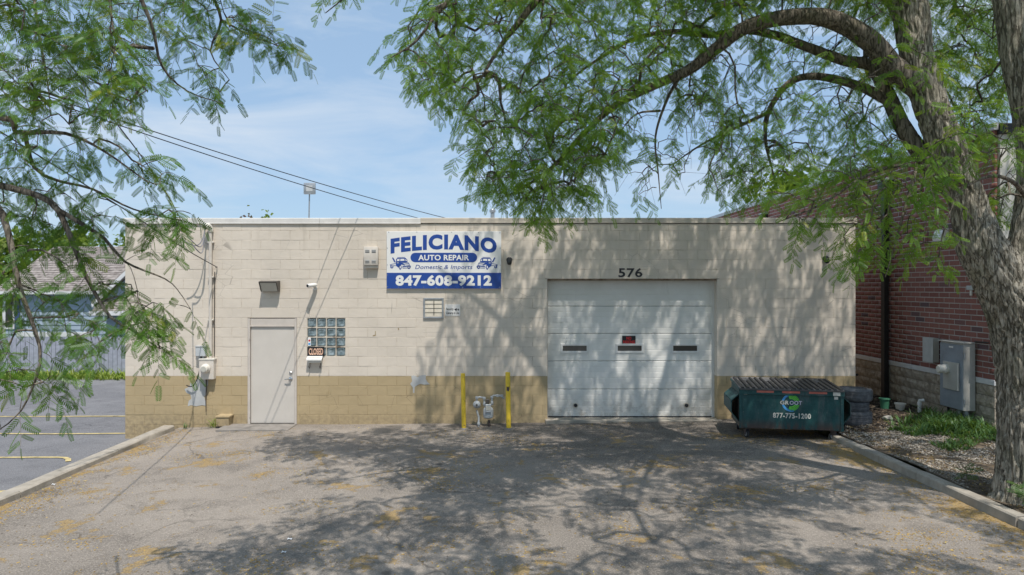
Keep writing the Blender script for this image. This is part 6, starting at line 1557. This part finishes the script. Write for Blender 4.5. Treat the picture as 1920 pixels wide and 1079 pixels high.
far_tree('small dark red tree top just above the parapet', -14.6, 40, -0.3, 7.25, 0.9, 900, MT['leafred'], 0.22)
far_tree('small green tree top just above the parapet', -13.6, 40, -0.3, 7.35, 1.2, 1200, MT['leaffar'], 0.22)
far_tree('low round green bush left of the blue house', -24.6, 31, -0.3, 3.6, 1.9, 1500, MT['leaffar'], 0.25, 'bush')

# ------------------------------------------------------------------ weeds, gravel, litter
BLADE = (np.array([(0, 0.05, 0), (0, -0.05, 0), (0.35, 0.07, 0.10), (0.35, -0.07, 0.10), (0.72, 0.045, 0.06), (0.72, -0.045, 0.06), (1, 0.004, -0.12), (1, -0.004, -0.12)]), np.array([(0, 1, 3, 2), (2, 3, 5, 4), (4, 5, 7, 6)]))
def tuft_set(spots, nl, ln, up=0.9, wid=1.0):
    pos = []; d = []; n_ = []; s_ = []; t = []
    for (x, y, z, k) in spots:
        for _ in range(random.randint(*nl)):
            a = random.uniform(0, 6.283); e = random.uniform(0.35, 1.0) * up
            pos.append((x + random.gauss(0, .03), y + random.gauss(0, .03), z)); d.append((math.cos(a) * (1.1 - e * 0.8), math.sin(a) * (1.1 - e * 0.8), e)); n_.append((-math.cos(a) * e, -math.sin(a) * e, 1.1 - e * 0.8)); s_.append(random.uniform(*ln) * k); t.append(random.uniform(0, 0.86))
    pos, d, n_, s_, t = map(np.array, (pos, d, n_, s_, t))
    tv = BLADE[0].copy(); tv[:, 1] *= wid
    return instance((tv, BLADE[1]), pos, frames(d, n_), s_, t)
def stuff_obj(name, V, Q, T_, m, label=None):
    o = bpy.data.objects.new(name, fast_mesh(name, V, Q, m, T_)); COL.objects.link(o); return props(o, label, None, None, 'stuff')
sp = []
for _ in range(230):
    x, y = random.gauss(8.05, 0.26), random.gauss(12.25, 0.45)
    if x < BX - 0.08 and not (y > 13.2): sp.append((x, y, soilz(x, y), random.uniform(0.6, 1.1)))
V, Q, T_ = tuft_set(sp, (10, 16), (0.12, 0.30), 0.92, 0.62); stuff_obj('tall_weeds', V, Q, T_, MT['weed'], 'tall leafy green weeds below the electrical cabinet')
sp = []
for _ in range(620):
    x, y = random.uniform(7.0, 8.5), random.uniform(10.4, 12.4)
    if mnoise.noise(Vector((x * 1.7, y * 1.7, 1))) + (x - 7.5) * 0.35 + (0.2 if y > 11.2 else -0.12) > 0.02: sp.append((x, y, soilz(x, y), random.uniform(0.6, 1.2)))
V, Q, T_ = tuft_set(sp, (5, 9), (0.07, 0.17), 0.8, 0.9); stuff_obj('undergrowth', V, Q, T_, MT['weed'], 'low green ground cover at the edge of the gravel')
def weed(label, x, y, z, n, ln, m, wid=0.8, name='weed'):
    o = thing(name, label, 'plant', (x, y, z)); h = n // 2
    for k in range(2):
        V, Q, T_ = tuft_set([(x + random.gauss(0, .04), y + random.gauss(0, .02), z - 0.01, 1.0) for _ in range(max(1, h // 5))], (5, 7), ln, 0.95, wid)
        link_mesh('leaf_blades', fast_mesh('leaf_blades', V - np.array([x, y, z]), Q, m, T_), o)
weed('tuft of tall grass against the wall beside the low vent hood', fx(402), WY - 0.10, gz(fx(402)), 24, (0.10, 0.28), MT['drygrass'], 0.45)
weed('single thin weed by the tan wall between vent hood and kerb', fx(350), WY - 0.07, gz(fx(350)), 10, (0.08, 0.20), MT['weed'], 0.6)
weed('little weed at the end of the left kerb by the wall', fx(318), WY - 0.16, gz(fx(318)), 10, (0.05, 0.12), MT['drygrass'], 0.7)
# ferny seedlings by the big trunk
for lab, x, y, k, hh in (('ferny green seedling right beside the trunk base near the kerb', 6.02 + 0.12, 8.02, 9, 0.34), ('small green seedling left of the trunk base on the gravel', 6.22, 9.15, 6, 0.22)):
    z = soilz(x, y); o = thing('seedling', lab, 'plant', (x, y, z)); mb = MB(); top = z + hh
    mb.tube([(x, y, z - 0.03), (x + 0.02, y, z + hh * 0.5), (x, y, top)], [0.006, 0.005, 0.003], 5); part('stem', mb, MT['barkdark'], o)
    pos = np.array([(x + random.gauss(0, .02), y + random.gauss(0, .02), z + hh * random.uniform(0.25, 1)) for _ in range(k * 2)]); a = rng.uniform(0, 6.28, k * 2)
    d = np.stack([np.cos(a), np.sin(a), rng.uniform(-0.1, 0.7, k * 2)], 1); n_ = rng.normal(size=(k * 2, 3)) * 0.4 + np.array([0, -0.3, 0.8])
    V, Q, T_ = instance(LEAF_FAR, pos, frames(d, n_), rng.uniform(0.10, 0.17, k * 2), rng.uniform(0, 0.85, k * 2)); link_mesh('leaves', fast_mesh('leaves', V - np.array([x, y, z]), Q, MT['weed'], T_), o)
# lawn strip below the fence
sp = [(random.uniform(-24, -11), random.uniform(23.2, 24.36), -0.30, random.choice((0.6, 0.8, 1.0, 1.7))) for _ in range(1500)]
V, Q, T_ = tuft_set(sp, (4, 7), (0.10, 0.24), 0.9, 0.9); stuff_obj('grass_strip', V, Q, T_, MT['drygrass'], 'strip of yellow green grass and weeds at the fence foot')
# gravel
m_, t_, b_, o_ = newmat('mixed_gravel'); g_ = G(t_); tt = g_.attr('tint')
c_ = g_.mix(g_.ramp(tt, 0.0, 0.6), (0.15, 0.125, 0.10), (0.33, 0.29, 0.24)); c_ = g_.mix(g_.ramp(tt, 0.75, 0.98), c_, (0.48, 0.44, 0.38)); t_.links.new(c_, b_.inputs['Base Color']); b_.inputs['Roughness'].default_value = 0.9; MT['gravel'] = m_
OCT = (np.array([(1, 0.2, 0), (-0.1, 1, 0), (-1, -0.1, 0), (0.2, -0.9, 0), (0.1, 0, 0.8), (-0.1, 0.1, -0.7)]), np.array([(0, 1, 4), (1, 2, 4), (2, 3, 4), (3, 0, 4), (1, 0, 5), (2, 1, 5), (3, 2, 5), (0, 3, 5)]))
def scatter_stones(name, n, fn, size, m, label, flat=0.55):
    pos = []; g_ = 0
    while len(pos) < n and g_ < n * 12:
        g_ += 1; p = fn()
        if p is not None: pos.append(p)
    pos = np.array(pos); n = len(pos); a = rng.uniform(0, 6.28, n); d = np.stack([np.cos(a), np.sin(a), rng.normal(0, .15, n)], 1); nn = rng.normal(0, .2, (n, 3)) + np.array([0, 0, 1.0])
    tv = OCT[0] * np.array([1, 0.78, flat]); s = rng.uniform(size[0], size[1], n) * rng.choice([0.7, 1.0, 1.35], n)
    V, Q, T_ = instance((tv, OCT[1]), pos, frames(d, nn), s, rng.uniform(0, 1, n)); return stuff_obj(name, V, Q, T_, m, label)
def gpos():
    x, y = random.uniform(6.1, 8.5), random.uniform(8.0, 13.0)
    if y < 9.3 and random.random() < 0.6: return None
    if (x - 6.55) ** 2 + (y - 8.42) ** 2 < 0.42: return None
    if y > 12.3 and random.random() < (y - 12.3) * 1.6: return None
    if x > 7.6 and random.random() < (x - 7.6) * 0.8: return None
    if mnoise.noise(Vector((x * 1.5, y * 1.5, 8))) < -0.30: return None
    return (x, y, soilz(x, y) + 0.004)
scatter_stones('gravel', 12000, gpos, (0.008, 0.023), MT['gravel'], 'loose pale gravel spread over the bed behind the right kerb')
MT['mulch'] = M('dark_mulch', (0.055, 0.042, 0.034), 0.95, 0.4, 20)
def mpos():
    x, y = random.uniform(6.2, 8.6), random.uniform(12.2, 15.5); return (x, y, soilz(x, y) + 0.004) if x < 8.55 else None
scatter_stones('mulch', 3200, mpos, (0.012, 0.045), MT['mulch'], 'dark bark mulch and soil crumbs around the tyres', 0.35)
# dead leaves and twig litter on the bed
DQ0 = (np.array([(0, -0.22, 0), (0.6, -0.3, 0.10), (1, 0.05, 0.0), (0.5, 0.3, 0.06)]), np.array([(0, 1, 2, 3)]))
pos = []
while len(pos) < 2600:
    x, y = random.uniform(6.12, 8.5), random.uniform(7.6, 13.4)
    if random.random() < 0.35 + 0.5 * (x < 6.5) and (x - 6.57) ** 2 + (y - 8.42) ** 2 > 0.2: pos.append((x, y, soilz(x, y) + 0.012))
pos = np.array(pos); n = len(pos); a = rng.uniform(0, 6.28, n); d = np.stack([np.cos(a), np.sin(a), rng.normal(0, .25, n)], 1)
V, Q, T_ = instance(DQ0, pos, frames(d, rng.normal(0, .4, (n, 3)) + np.array([0, 0, 1.0])), rng.uniform(0.018, 0.05, n), rng.uniform(0, 1, n))
MT['deadleaf'] = mat_leaf('dead_leaf', (0.13, 0.085, 0.045), (0.30, 0.20, 0.09), (0.45, 0.34, 0.12), 0.15); stuff_obj('leaf_litter', V, Q, T_, MT['deadleaf'], 'brown dead leaf litter scattered over the planting bed')
# fallen catkins and grit on the driveway
DQ = (np.array([(0, -0.18, 0), (1, -0.14, 0.03), (1, 0.16, 0.0), (0, 0.2, 0.04)]), np.array([(0, 1, 2, 3)]))
def dsurf(x, y): return gz(x) + 0.016 * nz(x, y, 0.8) + 0.006 * nz(x, y, 2.6)
pos = []; g_ = 0
while len(pos) < 13000 and g_ < 200000:
    g_ += 1; x, y = random.uniform(-6.68, 5.88), random.uniform(6.4, 14.1)
    e = max(0, (abs(x + 0.4) - 5.6)) * 2.2; v = mnoise.noise(Vector((x * 0.55, y * 0.9, 2))) + 0.6 * mnoise.noise(Vector((x * 1.8, y * 2.4, 6)))
    if random.random() < max(0.02, (v - 0.12) * 1.2 + e): pos.append((x, y, dsurf(x, y) + 0.004))
pos = np.array(pos); n = len(pos); a = rng.uniform(0, 6.28, n); d = np.stack([np.cos(a), np.sin(a), rng.normal(0, .12, n)], 1)
V, Q, T_ = instance(DQ, pos, frames(d, rng.normal(0, .25, (n, 3)) + np.array([0, 0, 1.0])), rng.uniform(0.010, 0.032, n), rng.uniform(0, 1, n)); stuff_obj('fallen_catkins', V, Q, T_, MT['litter'], 'yellow fallen catkins scattered over the driveway')
def dpos():
    x, y = random.uniform(-6.6, 5.85), random.uniform(6.4, 14.2); return (x, y, dsurf(x, y) + 0.003)
scatter_stones('driveway_grit', 3500, dpos, (0.004, 0.011), MT['gravel'], 'loose grit on the worn driveway')
for lab, px_, py_ in (('small white scrap of paper on the sunny middle of the driveway', 543, 1013), ('tiny white paper scrap below the larger scrap on the driveway', 532, 1037), ('white scrap of paper against the left kerb', 100, 909)):
    Yq = 10.2
    for _ in range(4): Yq = (CAMZ - gz(wx(px_, Yq))) * F / (py_ - CY)
    x = wx(px_, Yq); mb = MB(); s = 0.024; vs = [(x + a * s, Yq + b * s, dsurf(x, Yq) + 0.008 + c) for a, b, c in ((-1, -.7, 0), (0, -.8, .012), (1, -.5, 0), (1.1, .6, .01), (0.1, .8, 0), (-.9, .7, .014))]
    mb.add(vs, [(0, 1, 4, 5), (1, 2, 3, 4)]); o = part('paper_scrap', mb, MT['paper']); props(o, lab, 'litter')
